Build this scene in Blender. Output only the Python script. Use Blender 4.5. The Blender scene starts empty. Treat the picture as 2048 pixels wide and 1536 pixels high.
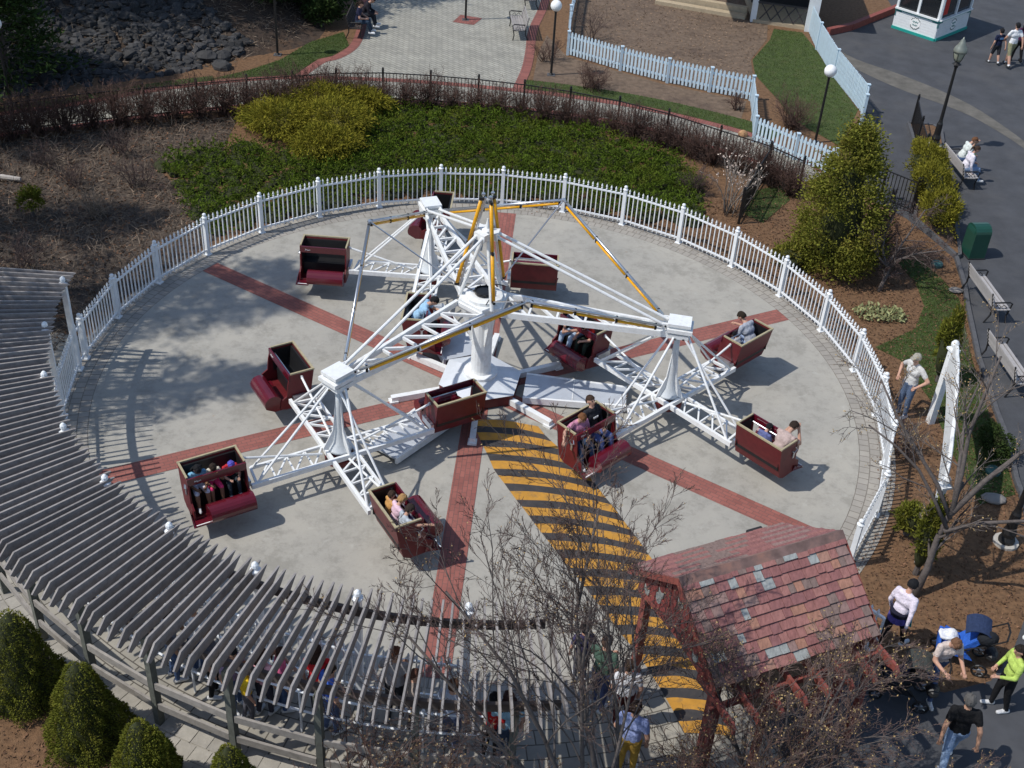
import bpy, math, random
import numpy as np
from mathutils import Vector, Matrix
random.seed(11); rng = np.random.default_rng(7)
SC = bpy.context.scene
COL = SC.collection
R_ = math.radians
# ---------------------------------------------------------------- camera
cam = bpy.data.cameras.new('camera'); cam.lens = 42.7147; cam.sensor_width = 36; cam.clip_end = 800; cam.clip_start = .1
camo = bpy.data.objects.new('camera', cam); COL.objects.link(camo)
PIT, ROL = 0.624702, 0.0675847
_fw = Vector((0, math.cos(PIT), -math.sin(PIT))); _up = Vector((0, math.sin(PIT), math.cos(PIT))); _rt = Vector((1, 0, 0))
_r2 = _rt*math.cos(ROL)+_up*math.sin(ROL); _u2 = _up*math.cos(ROL)-_rt*math.sin(ROL)
_m = Matrix((_r2, _u2, -_fw)).transposed().to_4x4(); _m.translation = Vector((0.75518, -23.18706, 16.8999))
camo.matrix_world = _m; SC.camera = camo
# ---------------------------------------------------------------- sky, sun, exposure
SUN_EL, SUN_AZ = R_(54), R_(18)          # shadows fall toward azimuth 18 degrees
w = bpy.data.worlds.new('World'); SC.world = w; w.use_nodes = True
nt = w.node_tree; bg = nt.nodes['Background']
sky = nt.nodes.new('ShaderNodeTexSky'); sky.sky_type = 'NISHITA'; sky.sun_disc = False
sky.sun_elevation = SUN_EL; sky.sun_rotation = R_(252); sky.altitude = 100; sky.air_density = 1; sky.dust_density = .6
nt.links.new(sky.outputs[0], bg.inputs[0]); bg.inputs[1].default_value = 0.145
sl = bpy.data.lights.new('sun', 'SUN'); sl.energy = 3.65; sl.angle = R_(.55); sl.color = (1, .965, .91)
so = bpy.data.objects.new('sun', sl); COL.objects.link(so)
so.rotation_euler = Vector((math.cos(SUN_AZ)*math.cos(SUN_EL), math.sin(SUN_AZ)*math.cos(SUN_EL), -math.sin(SUN_EL))).to_track_quat('-Z', 'Y').to_euler()
so.location = (-30, -10, 40)
SC.view_settings.view_transform = 'Standard'; SC.view_settings.look = 'None'
SC.view_settings.exposure = 0.0; SC.view_settings.gamma = 1; SC.view_settings.use_curve_mapping = False
# ---------------------------------------------------------------- materials
MATS = {}
def nod(t, ty, **k):
    n = t.nodes.new(ty)
    for a, b in k.items(): setattr(n, a, b)
    return n
def mat(name, col, rough=.65, metal=0, var=.12, scale=6, bump=0, bscale=40, rnd=0, island=0, spec=.4, dirt=None, dscale=2, coat=0, transl=0):
    """noise-varied principled surface in world space; rnd: brightness spread between copies; island: spread between leaves"""
    if name in MATS: return MATS[name]
    m = bpy.data.materials.new(name); m.use_nodes = True; t = m.node_tree; b = t.nodes['Principled BSDF']; L = t.links.new
    b.inputs['Roughness'].default_value = rough; b.inputs['Metallic'].default_value = metal
    b.inputs['Specular IOR Level'].default_value = spec
    if coat: b.inputs['Coat Weight'].default_value = coat; b.inputs['Coat Roughness'].default_value = .08
    g = nod(t, 'ShaderNodeNewGeometry')
    n = nod(t, 'ShaderNodeTexNoise'); n.inputs['Scale'].default_value = scale; n.inputs['Detail'].default_value = 6; n.inputs['Roughness'].default_value = .65
    L(g.outputs['Position'], n.inputs['Vector'])
    r = nod(t, 'ShaderNodeMapRange'); r.inputs[1].default_value = .3; r.inputs[2].default_value = .7; r.inputs[3].default_value = 1-var; r.inputs[4].default_value = 1+var
    L(n.outputs[0], r.inputs[0]); fac = r.outputs[0]
    def mul(a, bb):
        x = nod(t, 'ShaderNodeMath', operation='MULTIPLY'); L(a, x.inputs[0]); L(bb, x.inputs[1]); return x.outputs[0]
    if rnd:
        oi = nod(t, 'ShaderNodeObjectInfo'); q = nod(t, 'ShaderNodeMapRange'); q.inputs[3].default_value = 1-rnd; q.inputs[4].default_value = 1+rnd
        L(oi.outputs['Random'], q.inputs[0]); fac = mul(fac, q.outputs[0])
    if island:
        q = nod(t, 'ShaderNodeMapRange'); q.inputs[3].default_value = 1-island; q.inputs[4].default_value = 1+island
        L(g.outputs['Random Per Island'], q.inputs[0]); fac = mul(fac, q.outputs[0])
    mx = nod(t, 'ShaderNodeVectorMath', operation='SCALE'); mx.inputs[0].default_value = col[:3]; L(fac, mx.inputs['Scale']); out = mx.outputs[0]
    if dirt:
        n2 = nod(t, 'ShaderNodeTexNoise'); n2.inputs['Scale'].default_value = dscale; n2.inputs['Detail'].default_value = 8; n2.inputs['Roughness'].default_value = .7
        L(g.outputs['Position'], n2.inputs['Vector'])
        rp = nod(t, 'ShaderNodeMapRange'); rp.inputs[1].default_value = .5; rp.inputs[2].default_value = .72; rp.inputs[4].default_value = dirt[3]
        L(n2.outputs[0], rp.inputs[0]); mm = nod(t, 'ShaderNodeMix', data_type='RGBA'); L(rp.outputs[0], mm.inputs[0]); L(out, mm.inputs[6]); mm.inputs[7].default_value = (*dirt[:3], 1); out = mm.outputs[2]
    L(out, b.inputs['Base Color'])
    if bump:
        n3 = nod(t, 'ShaderNodeTexNoise'); n3.inputs['Scale'].default_value = bscale; n3.inputs['Detail'].default_value = 4; L(g.outputs['Position'], n3.inputs['Vector'])
        bp = nod(t, 'ShaderNodeBump'); bp.inputs['Strength'].default_value = min(1, bump); bp.inputs['Distance'].default_value = .02; L(n3.outputs[0], bp.inputs['Height']); L(bp.outputs[0], b.inputs['Normal'])
    if transl:
        tr = nod(t, 'ShaderNodeBsdfTranslucent'); L(out, tr.inputs[0]); ms = nod(t, 'ShaderNodeMixShader'); ms.inputs[0].default_value = transl
        L(b.outputs[0], ms.inputs[1]); L(tr.outputs[0], ms.inputs[2]); L(ms.outputs[0], t.nodes['Material Output'].inputs[0])
    MATS[name] = m; return m
def brickmat(name, c1, c2, mortar, bw, bh, ms=.012, rough=.8, offset=.5, rot=0, stain=None, uv=True, smooth=.3, tone_spread=.15):
    if name in MATS: return MATS[name]
    m = bpy.data.materials.new(name); m.use_nodes = True; t = m.node_tree; b = t.nodes['Principled BSDF']; L = t.links.new
    b.inputs['Roughness'].default_value = rough; b.inputs['Specular IOR Level'].default_value = .25
    tc = nod(t, 'ShaderNodeTexCoord'); mp = nod(t, 'ShaderNodeMapping'); mp.inputs['Rotation'].default_value = (0, 0, rot)
    L(tc.outputs['UV' if uv else 'Object'], mp.inputs[0])
    k = nod(t, 'ShaderNodeTexBrick'); k.offset = offset; k.inputs['Scale'].default_value = 1; k.inputs['Brick Width'].default_value = bw; k.inputs['Row Height'].default_value = bh
    k.inputs['Mortar Size'].default_value = ms; k.inputs['Mortar Smooth'].default_value = smooth; k.inputs['Bias'].default_value = 0
    k.inputs['Color1'].default_value = (*c1, 1); k.inputs['Color2'].default_value = (*c2, 1); k.inputs['Mortar'].default_value = (*mortar, 1)
    L(mp.outputs[0], k.inputs['Vector'])
    g = nod(t, 'ShaderNodeNewGeometry'); n = nod(t, 'ShaderNodeTexNoise'); n.inputs['Scale'].default_value = 1.1; n.inputs['Detail'].default_value = 8; n.inputs['Roughness'].default_value = .7
    L(g.outputs['Position'], n.inputs['Vector']); r = nod(t, 'ShaderNodeMapRange'); r.inputs[1].default_value = .3; r.inputs[2].default_value = .7; r.inputs[3].default_value = 1-tone_spread; r.inputs[4].default_value = 1+tone_spread  # brightness varies at random across the bricks
    L(n.outputs[0], r.inputs[0]); mx = nod(t, 'ShaderNodeVectorMath', operation='SCALE'); L(k.outputs[0], mx.inputs[0]); L(r.outputs[0], mx.inputs['Scale']); L(mx.outputs[0], b.inputs['Base Color'])
    bp = nod(t, 'ShaderNodeBump'); bp.inputs['Strength'].default_value = .5; bp.inputs['Distance'].default_value = .01; bp.invert = True
    L(k.outputs['Fac'], bp.inputs['Height']); L(bp.outputs[0], b.inputs['Normal'])
    MATS[name] = m; return m
M = {}
def defmats():
    M['white'] = mat('white_paint', (.8, .81, .8), .38, var=.06, scale=8, spec=.5, dirt=(.5, .46, .4, .45), dscale=7)
    M['fencewhite'] = mat('white_fence_paint', (.8, .82, .83), .4, var=.05, scale=5, dirt=(.6, .6, .57, .3), dscale=3)
    M['picketblue'] = mat('aged_white_paint', (.55, .68, .76), .55, var=.08, scale=4, dirt=(.5, .55, .58, .3), dscale=6)
    M['maroon'] = mat('maroon_gloss', (.105, .006, .014), .22, var=.12, scale=3, spec=.5, coat=.5)
    M['maroon2'] = mat('maroon_worn', (.115, .011, .014), .45, var=.2, scale=5, spec=.4, dirt=(.17, .03, .028, .4), dscale=7)
    M['cream'] = mat('cream_trim', (.40, .345, .215), .55, var=.15, scale=14, dirt=(.25, .2, .12, .5), dscale=25)
    M['blackpad'] = mat('black_vinyl', (.012, .012, .013), .45, var=.2)
    M['blackmetal'] = mat('black_metal', (.014, .013, .013), .5, var=.2)
    M['steel'] = mat('steel', (.55, .57, .6), .3, .85, var=.08)
    M['yellow'] = mat('amber_tube', (.75, .36, .01), .35, var=.15, scale=20)
    M['deck'] = mat('deck_plate', (.5, .53, .57), .45, .15, var=.08, scale=4, dirt=(.35, .35, .36, .35), dscale=6)
    M['concrete'] = concrete()
    M['rayb'] = brickmat('red_brick_band', (.315, .118, .095), (.245, .092, .076), (.15, .085, .075), .2, .1, .006)
    M['ring'] = brickmat('grey_paver_ring', (.34, .315, .275), (.285, .265, .235), (.185, .165, .14), .2, .235, .012, stain=1)
    M['paver'] = brickmat('grey_paver', (.37, .355, .30), (.30, .29, .25), (.16, .15, .125), .3, .15, .012, rot=.7)
    M['qpaver'] = brickmat('queue_paver', (.34, .315, .265), (.29, .27, .23), (.10, .09, .075), .32, .3, .013)
    M['paverpiece'] = mat('paver_piece', (.335, .31, .265), .85, var=.15, scale=5, rnd=.12, bump=.3)
    M['border'] = brickmat('red_brick_border', (.30, .11, .088), (.225, .085, .07), (.14, .08, .07), .1, .3, .008)
    M['asphalt'] = mat('asphalt', (.062, .064, .07), .9, var=.22, scale=1.3, bump=.3, bscale=120, dirt=(.095, .092, .09, .6), dscale=.5)
    M['tanband'] = mat('tan_strip_surface', (.125, .115, .098), .9, var=.3, scale=2, bump=.3, bscale=100)
    M['kerb'] = mat('kerb_concrete', (.09, .09, .095), .85, var=.2, scale=8)
    M['mulch'] = mat('bark_mulch', (.155, .085, .042), .95, var=.45, scale=9, bump=.9, bscale=45, dirt=(.185, .11, .06, .7), dscale=3)
    M['chip'] = mat('mulch_chip', (.15, .08, .045), .95, var=.2, island=.6)
    M['leaflitter'] = mat('leaf_litter', (.15, .105, .072), .95, var=.35, scale=5, bump=.9, bscale=35, dirt=(.075, .05, .036, .9), dscale=.8)
    M['grass'] = mat('grass_ground', (.055, .08, .02), .95, var=.35, scale=4, bump=.8, bscale=80, dirt=(.10, .095, .035, .6), dscale=1.6)
    M['blade'] = mat('grass_blade', (.078, .118, .027), .9, spec=.1, var=.25, scale=2, island=.4, transl=.2)
    M['wood'] = mat('weathered_wood', (.275, .252, .238), .85, var=.18, scale=7, rnd=.14, bump=.25, bscale=60, dirt=(.12, .11, .11, .6), dscale=9)
    M['woodrail'] = mat('weathered_rail', (.30, .275, .245), .85, var=.2, scale=7, rnd=.1, bump=.25, bscale=60)
    M['woodpost'] = mat('weathered_post', (.12, .125, .105), .85, var=.25, scale=10, rnd=.1)
    M['bark'] = mat('grey_bark', (.105, .088, .08), .9, var=.3, scale=14, bump=.5, bscale=40)
    M['twig'] = mat('dark_twig', (.072, .047, .041), .9, var=.3, scale=5, island=.3)
    M['bud'] = mat('yellow_bud', (.36, .25, .11), .8, var=.2, island=.4)
    M['redtwig'] = mat('red_twig', (.088, .05, .038), .9, var=.3, scale=5, island=.35)
    M['drystalk'] = mat('dry_stalk', (.19, .145, .105), .9, var=.3, scale=4, island=.5)
    M['juniper'] = mat('juniper_needles', (.08, .12, .013), .9, spec=.1, dirt=(.15, .145, .022, .75), dscale=.9, var=.35, scale=3.5, island=.45, transl=.15)
    M['gold'] = mat('golden_needles', (.225, .20, .024), .9, spec=.1, dirt=(.12, .135, .018, .7), dscale=1.5, var=.3, scale=3, island=.4, transl=.2)
    M['spruce'] = mat('spruce_needles', (.13, .14, .02), .9, spec=.1, dirt=(.22, .17, .03, .6), dscale=2.5, var=.35, scale=5, island=.45, transl=.1)
    M['sprucein'] = mat('foliage_shade', (.03, .035, .01), .9)  # darkened to stand in for shade deep inside foliage
    M['holly'] = mat('holly_leaf', (.16, .165, .026), .9, spec=.1, dirt=(.26, .19, .045, .7), dscale=1.8, var=.35, scale=3, island=.45, transl=.2)
    M['yew'] = mat('yew_needles', (.19, .175, .022), .9, spec=.1, var=.3, scale=3, island=.4, transl=.15)
    M['pine'] = mat('pine_needles', (.03, .052, .014), .9, spec=.1, var=.35, scale=2, island=.45, transl=.1)
    M['darkleaf'] = mat('dark_leaf', (.035, .055, .015), .9, spec=.1, var=.3, island=.4)
    M['rock'] = mat('trap_rock', (.042, .041, .041), .85, var=.35, scale=4, island=.45, bump=.5, bscale=12)
    M['slope'] = mat('slope_soil', (.05, .034, .024), .95, var=.5, scale=6, bump=.9, bscale=30, dirt=(.11, .06, .03, .7), dscale=1)
    M['globe'] = mat('white_globe', (.88, .88, .87), .25, var=.02)
    M['lampglass'] = mat('lamp_glass', (.34, .35, .27), .2, var=.1, spec=.6)
    M['lampcap'] = mat('lamp_cap', (.22, .235, .2), .35, .3, var=.15)
    M['green'] = mat('bin_green', (.012, .06, .042), .35, var=.1, spec=.5)
    M['teal'] = mat('teal_paint', (.02, .32, .27), .45, var=.08)
    M['dkteal'] = mat('teal_script', (.03, .2, .19), .5, var=.1)
    M['kioskwhite'] = mat('kiosk_siding', (.74, .76, .76), .5, var=.05)
    M['glass'] = mat('dark_glass', (.015, .017, .02), .08, var=.1, spec=.6)
    M['redsign'] = mat('red_sign', (.5, .02, .015), .4)
    M['redtimber'] = mat('red_timber', (.24, .065, .05), .7, var=.2, scale=8, dirt=(.14, .05, .04, .5), dscale=6)
    M['ridge'] = mat('ridge_cap', (.19, .12, .105), .8, var=.35, scale=4, dirt=(.32, .15, .10, .7), dscale=2)
    M['fishscale'] = mat('red_scale', (.19, .04, .035), .7, var=.2, rnd=.25)
    M['greyscale'] = mat('grey_scale', (.3, .3, .28), .7, var=.2)
    M['tan'] = mat('tan_step', (.42, .34, .23), .8, var=.15)
    M['dark'] = mat('dark_porch', (.02, .02, .022), .8)
    M['scrub'] = mat('cut_log', (.42, .38, .34), .85, var=.2)
    M['yellowpaint'] = mat('yellow_paint', (.50, .245, .035), .75, var=.15, scale=3, dirt=(.22, .14, .065, .9), dscale=5)
    M['blackpaint'] = mat('black_paint', (.045, .042, .043), .75, var=.18, scale=3, dirt=(.09, .075, .06, .5), dscale=6)
    M['eye'] = mat('eye_dark', (.01, .008, .008), .3); M['lip'] = mat('lip', (.3, .08, .07), .5)
    M['paper'] = mat('white_paper', (.85, .85, .83), .6, var=.03)
    M['petal'] = mat('pale_bud', (.62, .5, .42), .7, var=.1)
def concrete():
    m = bpy.data.materials.new('pad_concrete'); m.use_nodes = True; t = m.node_tree; b = t.nodes['Principled BSDF']; L = t.links.new
    b.inputs['Roughness'].default_value = .85; b.inputs['Specular IOR Level'].default_value = .25
    g = nod(t, 'ShaderNodeNewGeometry')
    def noise(s, d=8, ro=.65):
        n = nod(t, 'ShaderNodeTexNoise'); n.inputs['Scale'].default_value = s; n.inputs['Detail'].default_value = d; n.inputs['Roughness'].default_value = ro; L(g.outputs['Position'], n.inputs['Vector']); return n.outputs[0]
    def ramp(x, a, c, lo, hi):
        r = nod(t, 'ShaderNodeMapRange'); r.inputs[1].default_value = a; r.inputs[2].default_value = c; r.inputs[3].default_value = lo; r.inputs[4].default_value = hi; L(x, r.inputs[0]); return r.outputs[0]
    def mix(f, a, c):
        mm = nod(t, 'ShaderNodeMix', data_type='RGBA'); L(f, mm.inputs[0])
        if isinstance(a, tuple): mm.inputs[6].default_value = (*a, 1)
        else: L(a, mm.inputs[6])
        mm.inputs[7].default_value = (*c, 1); return mm.outputs[2]
    c = mix(ramp(noise(.45), .35, .65, 0, 1), (.395, .372, .322), (.325, .312, .278))
    c = mix(ramp(noise(2.3, 10, .75), .5, .75, 0, .8), c, (.225, .215, .19))
    c = mix(ramp(noise(3.1, 6, .6), .6, .78, 0, .7), c, (.45, .435, .39))
    c = mix(ramp(noise(5.5, 3, .5), .72, .8, 0, .45), c, (.30, .19, .10))
    c = mix(ramp(noise(.9, 10, .8), .52, .6, 0, .6), c, (.255, .24, .205))
    c = mix(ramp(noise(38, 2, .5), .62, .75, 0, .35), c, (.22, .215, .20))
    v = nod(t, 'ShaderNodeTexVoronoi'); v.inputs['Scale'].default_value = 2.6; L(g.outputs['Position'], v.inputs['Vector'])
    c = mix(ramp(v.outputs['Distance'], .028, .02, 0, .85), c, (.1, .09, .085))
    L(c, b.inputs['Base Color'])
    bp = nod(t, 'ShaderNodeBump'); bp.inputs['Strength'].default_value = .15; bp.inputs['Distance'].default_value = .01; L(noise(60, 4), bp.inputs['Height']); L(bp.outputs[0], b.inputs['Normal'])
    return m
defmats()
def cmat(c, kind='cloth'):
    k = kind+'_%d_%d_%d' % tuple(int(x*255) for x in c)
    return mat(k, c, .85 if kind == 'cloth' else .55, var=.2 if kind == 'cloth' else .08, scale=14 if kind == 'cloth' else 20, spec=.2, bump=.9 if kind == 'cloth' else 0, bscale=22)
# ---------------------------------------------------------------- mesh builder
def V(*a): return Vector(a)
class MB:
    def __init__(s): s.v = []; s.f = []; s.m = []; s.uv = {}
    def add(s, vs, fs, mi=0):
        o = len(s.v); s.v += [tuple(x) for x in vs]; s.f += [tuple(i+o for i in f) for f in fs]; s.m += [mi]*len(fs)
    def box(s, c, d, rot=0, mi=0, bev=0):
        hx, hy, hz = d[0]/2, d[1]/2, d[2]/2; cs, sn = math.cos(rot), math.sin(rot); P = []
        for z in (-hz, hz):
            for x, y in ((-hx, -hy), (hx, -hy), (hx, hy), (-hx, hy)): P.append((c[0]+x*cs-y*sn, c[1]+x*sn+y*cs, c[2]+z))
        s.add(P, [(3, 2, 1, 0), (4, 5, 6, 7), (0, 1, 5, 4), (1, 2, 6, 5), (2, 3, 7, 6), (3, 0, 4, 7)], mi)
    def bar(s, a, b, wd, ht, mi=0, up=(0, 0, 1)):
        a, b = Vector(a), Vector(b); d = (b-a).normalized(); u = Vector(up)
        if abs(d.dot(u)) > .98: u = Vector((1, 0, 0))
        sx = d.cross(u).normalized()*(wd/2); uy = sx.cross(d).normalized()*(ht/2)
        P = [p+q for p in (a, b) for q in (-sx-uy, sx-uy, sx+uy, -sx+uy)]
        s.add(P, [(0, 1, 2, 3), (7, 6, 5, 4), (0, 4, 5, 1), (1, 5, 6, 2), (2, 6, 7, 3), (3, 7, 4, 0)], mi)
    def tube(s, a, b, r0, r1=None, n=6, mi=0):
        s.path([a, b], [r0, r0 if r1 is None else r1], n, mi)
    def path(s, pts, rad, n=6, mi=0, cap=True):
        pts = [Vector(p) for p in pts]; o = len(s.v); ref = None
        for i, p in enumerate(pts):
            d = (pts[min(i+1, len(pts)-1)]-pts[max(i-1, 0)])
            d = d.normalized() if d.length > 1e-9 else Vector((0, 0, 1))
            if ref is None:
                ref = d.orthogonal().normalized()
            else:
                ref = ref-d*ref.dot(d); ref = ref.normalized() if ref.length > 1e-6 else d.orthogonal().normalized()
            e = d.cross(ref)
            for k in range(n):
                t = 2*math.pi*k/n; q = p+(ref*math.cos(t)+e*math.sin(t))*rad[i]; s.v.append((q.x, q.y, q.z))
        for i in range(len(pts)-1):
            for k in range(n):
                a = o+i*n+k; b = o+i*n+(k+1) % n; s.f.append((a, b, b+n, a+n)); s.m.append(mi)
        if cap:
            s.f.append(tuple(o+k for k in range(n-1, -1, -1))); s.m.append(mi)
            l = o+(len(pts)-1)*n; s.f.append(tuple(l+k for k in range(n))); s.m.append(mi)
    def lathe(s, prof, n=10, c=(0, 0, 0), mi=0):
        o = len(s.v)
        for r, z in prof:
            for k in range(n):
                t = 2*math.pi*k/n; s.v.append((c[0]+r*math.cos(t), c[1]+r*math.sin(t), c[2]+z))
        for i in range(len(prof)-1):
            for k in range(n):
                a = o+i*n+k; b = o+i*n+(k+1) % n; s.f.append((a, b, b+n, a+n)); s.m.append(mi)
        s.f.append(tuple(o+k for k in range(n-1, -1, -1))); s.m.append(mi)
        l = o+(len(prof)-1)*n; s.f.append(tuple(l+k for k in range(n))); s.m.append(mi)
    def ball(s, c, r, n=8, m=6, mi=0, rot=None):
        if not hasattr(r, '__len__'): r = (r, r, r)
        o = len(s.v); P = [Vector((0, 0, -1))]
        for i in range(1, m):
            ph = math.pi*i/m
            for k in range(n):
                t = 2*math.pi*k/n; P.append(Vector((math.sin(ph)*math.cos(t), math.sin(ph)*math.sin(t), -math.cos(ph))))
        P.append(Vector((0, 0, 1)))
        for p in P:
            q = Vector((p.x*r[0], p.y*r[1], p.z*r[2]))
            if rot is not None: q = rot @ q
            s.v.append((c[0]+q.x, c[1]+q.y, c[2]+q.z))
        for k in range(n):
            s.f.append((o, o+1+(k+1) % n, o+1+k)); s.m.append(mi)
            l = o+1+(m-2)*n; s.f.append((l+k, l+(k+1) % n, o+len(P)-1)); s.m.append(mi)
        for i in range(m-2):
            for k in range(n):
                a = o+1+i*n+k; b = o+1+i*n+(k+1) % n; s.f.append((a, b, b+n, a+n)); s.m.append(mi)
    def extr(s, poly, vec, mi=0):
        n = len(poly); vec = Vector(vec); P = [Vector(p) for p in poly]; P += [p+vec for p in P]
        nor = Vector((0, 0, 0))
        for i in range(n): nor += P[i].cross(P[(i+1) % n])
        fl = nor.dot(vec) > 0
        F = [tuple(range(n-1, -1, -1)), tuple(range(n, 2*n))]+[(i, (i+1) % n, n+(i+1) % n, n+i) for i in range(n)]
        if not fl: F = [tuple(reversed(f)) for f in F]
        s.add(P, F, mi)
    def split(s, name, mats, parent=None, smooth=False):
        par = list(range(len(s.v)))
        def fd(i):
            while par[i] != i: par[i] = par[par[i]]; i = par[i]
            return i
        for f in s.f:
            for j in f[1:]: par[fd(j)] = fd(f[0])
        gr = {}
        for k, f in enumerate(s.f): gr.setdefault(fd(f[0]), []).append(k)
        out = []
        for ks in gr.values():
            ids = sorted({i for k in ks for i in s.f[k]}); mp = {i: j for j, i in enumerate(ids)}; b = MB(); b.v = [s.v[i] for i in ids]; b.f = [tuple(mp[i] for i in s.f[k]) for k in ks]; b.m = [s.m[k] for k in ks]
            out.append(b.build(name, mats, parent, smooth))
        return out
    def build(s, name, mats, parent=None, smooth=False, link=True):
        me = bpy.data.meshes.new(name); me.from_pydata(s.v, [], s.f)
        if not isinstance(mats, (list, tuple)): mats = [mats]
        for x in mats: me.materials.append(x)
        if len(mats) > 1: me.polygons.foreach_set('material_index', s.m)
        if smooth: me.polygons.foreach_set('use_smooth', [True]*len(me.polygons))
        me.update(); return obj(name, me, parent)
def obj(name, me, parent=None, loc=None, rot=None):
    o = bpy.data.objects.new(name, me); COL.objects.link(o)
    if parent is not None: o.parent = parent
    if loc is not None: o.location = loc
    if rot is not None: o.rotation_euler = rot
    return o
def tag(o, label=None, cat=None, group=None, kind=None):
    if label: o['label'] = label
    if cat: o['category'] = cat
    if group: o['group'] = group
    if kind: o['kind'] = kind
    return o
def empty(name, loc=(0, 0, 0), rz=0):
    o = bpy.data.objects.new(name, None); COL.objects.link(o); o.location = loc; o.rotation_euler = (0, 0, rz); o.empty_display_size = .2; return o
def struct(name, me_or_mb, mats=None):
    o = me_or_mb.build(name, mats) if isinstance(me_or_mb, MB) else obj(name, me_or_mb)
    o['kind'] = 'structure'; return o
def copy_tree(o, parent=None):
    c = o.copy(); COL.objects.link(c); c.parent = parent
    for ch in list(o.children): copy_tree(ch, c)
    return c
def sheet(name, poly, z, m, uvf=None):
    me = bpy.data.meshes.new(name); me.from_pydata([(x, y, z) for x, y in poly], [], [tuple(range(len(poly)))])
    me.materials.append(m); uv = me.uv_layers.new(name='UVMap')
    for lp in me.loops:
        p = me.vertices[lp.vertex_index].co; uv.data[lp.index].uv = uvf(p.x, p.y) if uvf else (p.x, p.y)
    me.update()
    if me.polygons[0].normal.z < 0: me.flip_normals()
    o = obj(name, me); o['kind'] = 'structure'; return o
def strip(name, A, B, z, m):
    """ribbon between polylines A and B (same count); uv u along, v across in metres"""
    vs = [(x, y, z) for x, y in A]+[(x, y, z) for x, y in B]; n = len(A)
    me = bpy.data.meshes.new(name); me.from_pydata(vs, [], [(i, i+1, n+i+1, n+i) for i in range(n-1)]); me.materials.append(m)
    u = [0]
    for i in range(n-1): u.append(u[-1]+math.hypot(A[i+1][0]-A[i][0], A[i+1][1]-A[i][1]))
    uv = me.uv_layers.new(name='UVMap')
    for lp in me.loops:
        i = lp.vertex_index; k = i % n; wv = math.hypot(A[k][0]-B[k][0], A[k][1]-B[k][1])
        uv.data[lp.index].uv = (u[k], 0 if i < n else wv)
    me.update()
    if me.polygons[0].normal.z < 0: me.flip_normals()
    o = obj(name, me); o['kind'] = 'structure'; return o
def offset(A, d):
    out = []
    for i, p in enumerate(A):
        a = A[max(i-1, 0)]; b = A[min(i+1, len(A)-1)]; t = math.hypot(b[0]-a[0], b[1]-a[1])
        out.append((p[0]-(b[1]-a[1])/t*d, p[1]+(b[0]-a[0])/t*d))
    return out
def resample(A, step):
    out = [A[0]]; 
    for i in range(len(A)-1):
        L = math.hypot(A[i+1][0]-A[i][0], A[i+1][1]-A[i][1]); k = max(1, round(L/step))
        for j in range(1, k+1): out.append((A[i][0]+(A[i+1][0]-A[i][0])*j/k, A[i][1]+(A[i+1][1]-A[i][1])*j/k))
    return out
def spline(A, k=6):
    out = []
    for i in range(len(A)-1):
        p0, p1, p2, p3 = (np.array(A[max(i-1, 0)]), np.array(A[i]), np.array(A[i+1]), np.array(A[min(i+2, len(A)-1)]))
        for j in range(k):
            t = j/k; out.append(tuple(.5*((2*p1)+(-p0+p2)*t+(2*p0-5*p1+4*p2-p3)*t*t+(-p0+3*p1-3*p2+p3)*t**3)))
    out.append(tuple(A[-1])); return out
def inpoly(P, poly):
    x, y = P[:, 0], P[:, 1]; ins = np.zeros(len(P), bool); n = len(poly); j = n-1
    for i in range(n):
        xi, yi = poly[i]; xj, yj = poly[j]
        c = ((yi > y) != (yj > y)) & (x < (xj-xi)*(y-yi)/((yj-yi) or 1e-9)+xi); ins ^= c; j = i
    return ins
def scatter(poly, n):
    P = np.array(poly); lo, hi = P.min(0), P.max(0); out = np.zeros((0, 2))
    while len(out) < n:
        Q = rng.uniform(lo, hi, (n*2, 2)); out = np.vstack([out, Q[inpoly(Q, poly)]])
    return out[:n]
def npmesh(name, verts, quads, m, parent=None):
    """fast mesh of equal-size faces: verts (N,3), quads (F,k)"""
    me = bpy.data.meshes.new(name); k = quads.shape[1]
    me.vertices.add(len(verts)); me.vertices.foreach_set('co', verts.astype(np.float32).ravel())
    me.loops.add(quads.size); me.loops.foreach_set('vertex_index', quads.astype(np.int32).ravel())
    me.polygons.add(len(quads)); me.polygons.foreach_set('loop_start', np.arange(0, quads.size, k, dtype=np.int32))
    me.materials.append(m); me.update(calc_edges=True); me.validate()
    return obj(name, me, parent)
def rand_dirs(n):
    d = rng.normal(size=(n, 3)); return d/np.linalg.norm(d, axis=1)[:, None]
def leafquads(C, D, ln, wd):
    """diamond leaves at C along D (N,3); ln, wd arrays"""
    n = len(C); s = np.cross(D, rand_dirs(n)); s /= (np.linalg.norm(s, axis=1)[:, None]+1e-9)
    ln = np.broadcast_to(ln, n)[:, None]; wd = np.broadcast_to(wd, n)[:, None]
    Vv = np.stack([C, C+D*ln*.45+s*wd, C+D*ln, C+D*ln*.45-s*wd], 1).reshape(-1, 3)
    return Vv, np.arange(4*n).reshape(-1, 4)
def blades(C, D, ln, wd):
    n = len(C); s = np.cross(D, rand_dirs(n)); s /= (np.linalg.norm(s, axis=1)[:, None]+1e-9)
    ln = np.broadcast_to(ln, n)[:, None]; wd = np.broadcast_to(wd, n)[:, None]
    Vv = np.stack([C-s*wd, C+s*wd, C+D*ln], 1).reshape(-1, 3); return Vv, np.arange(3*n).reshape(-1, 3)
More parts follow.
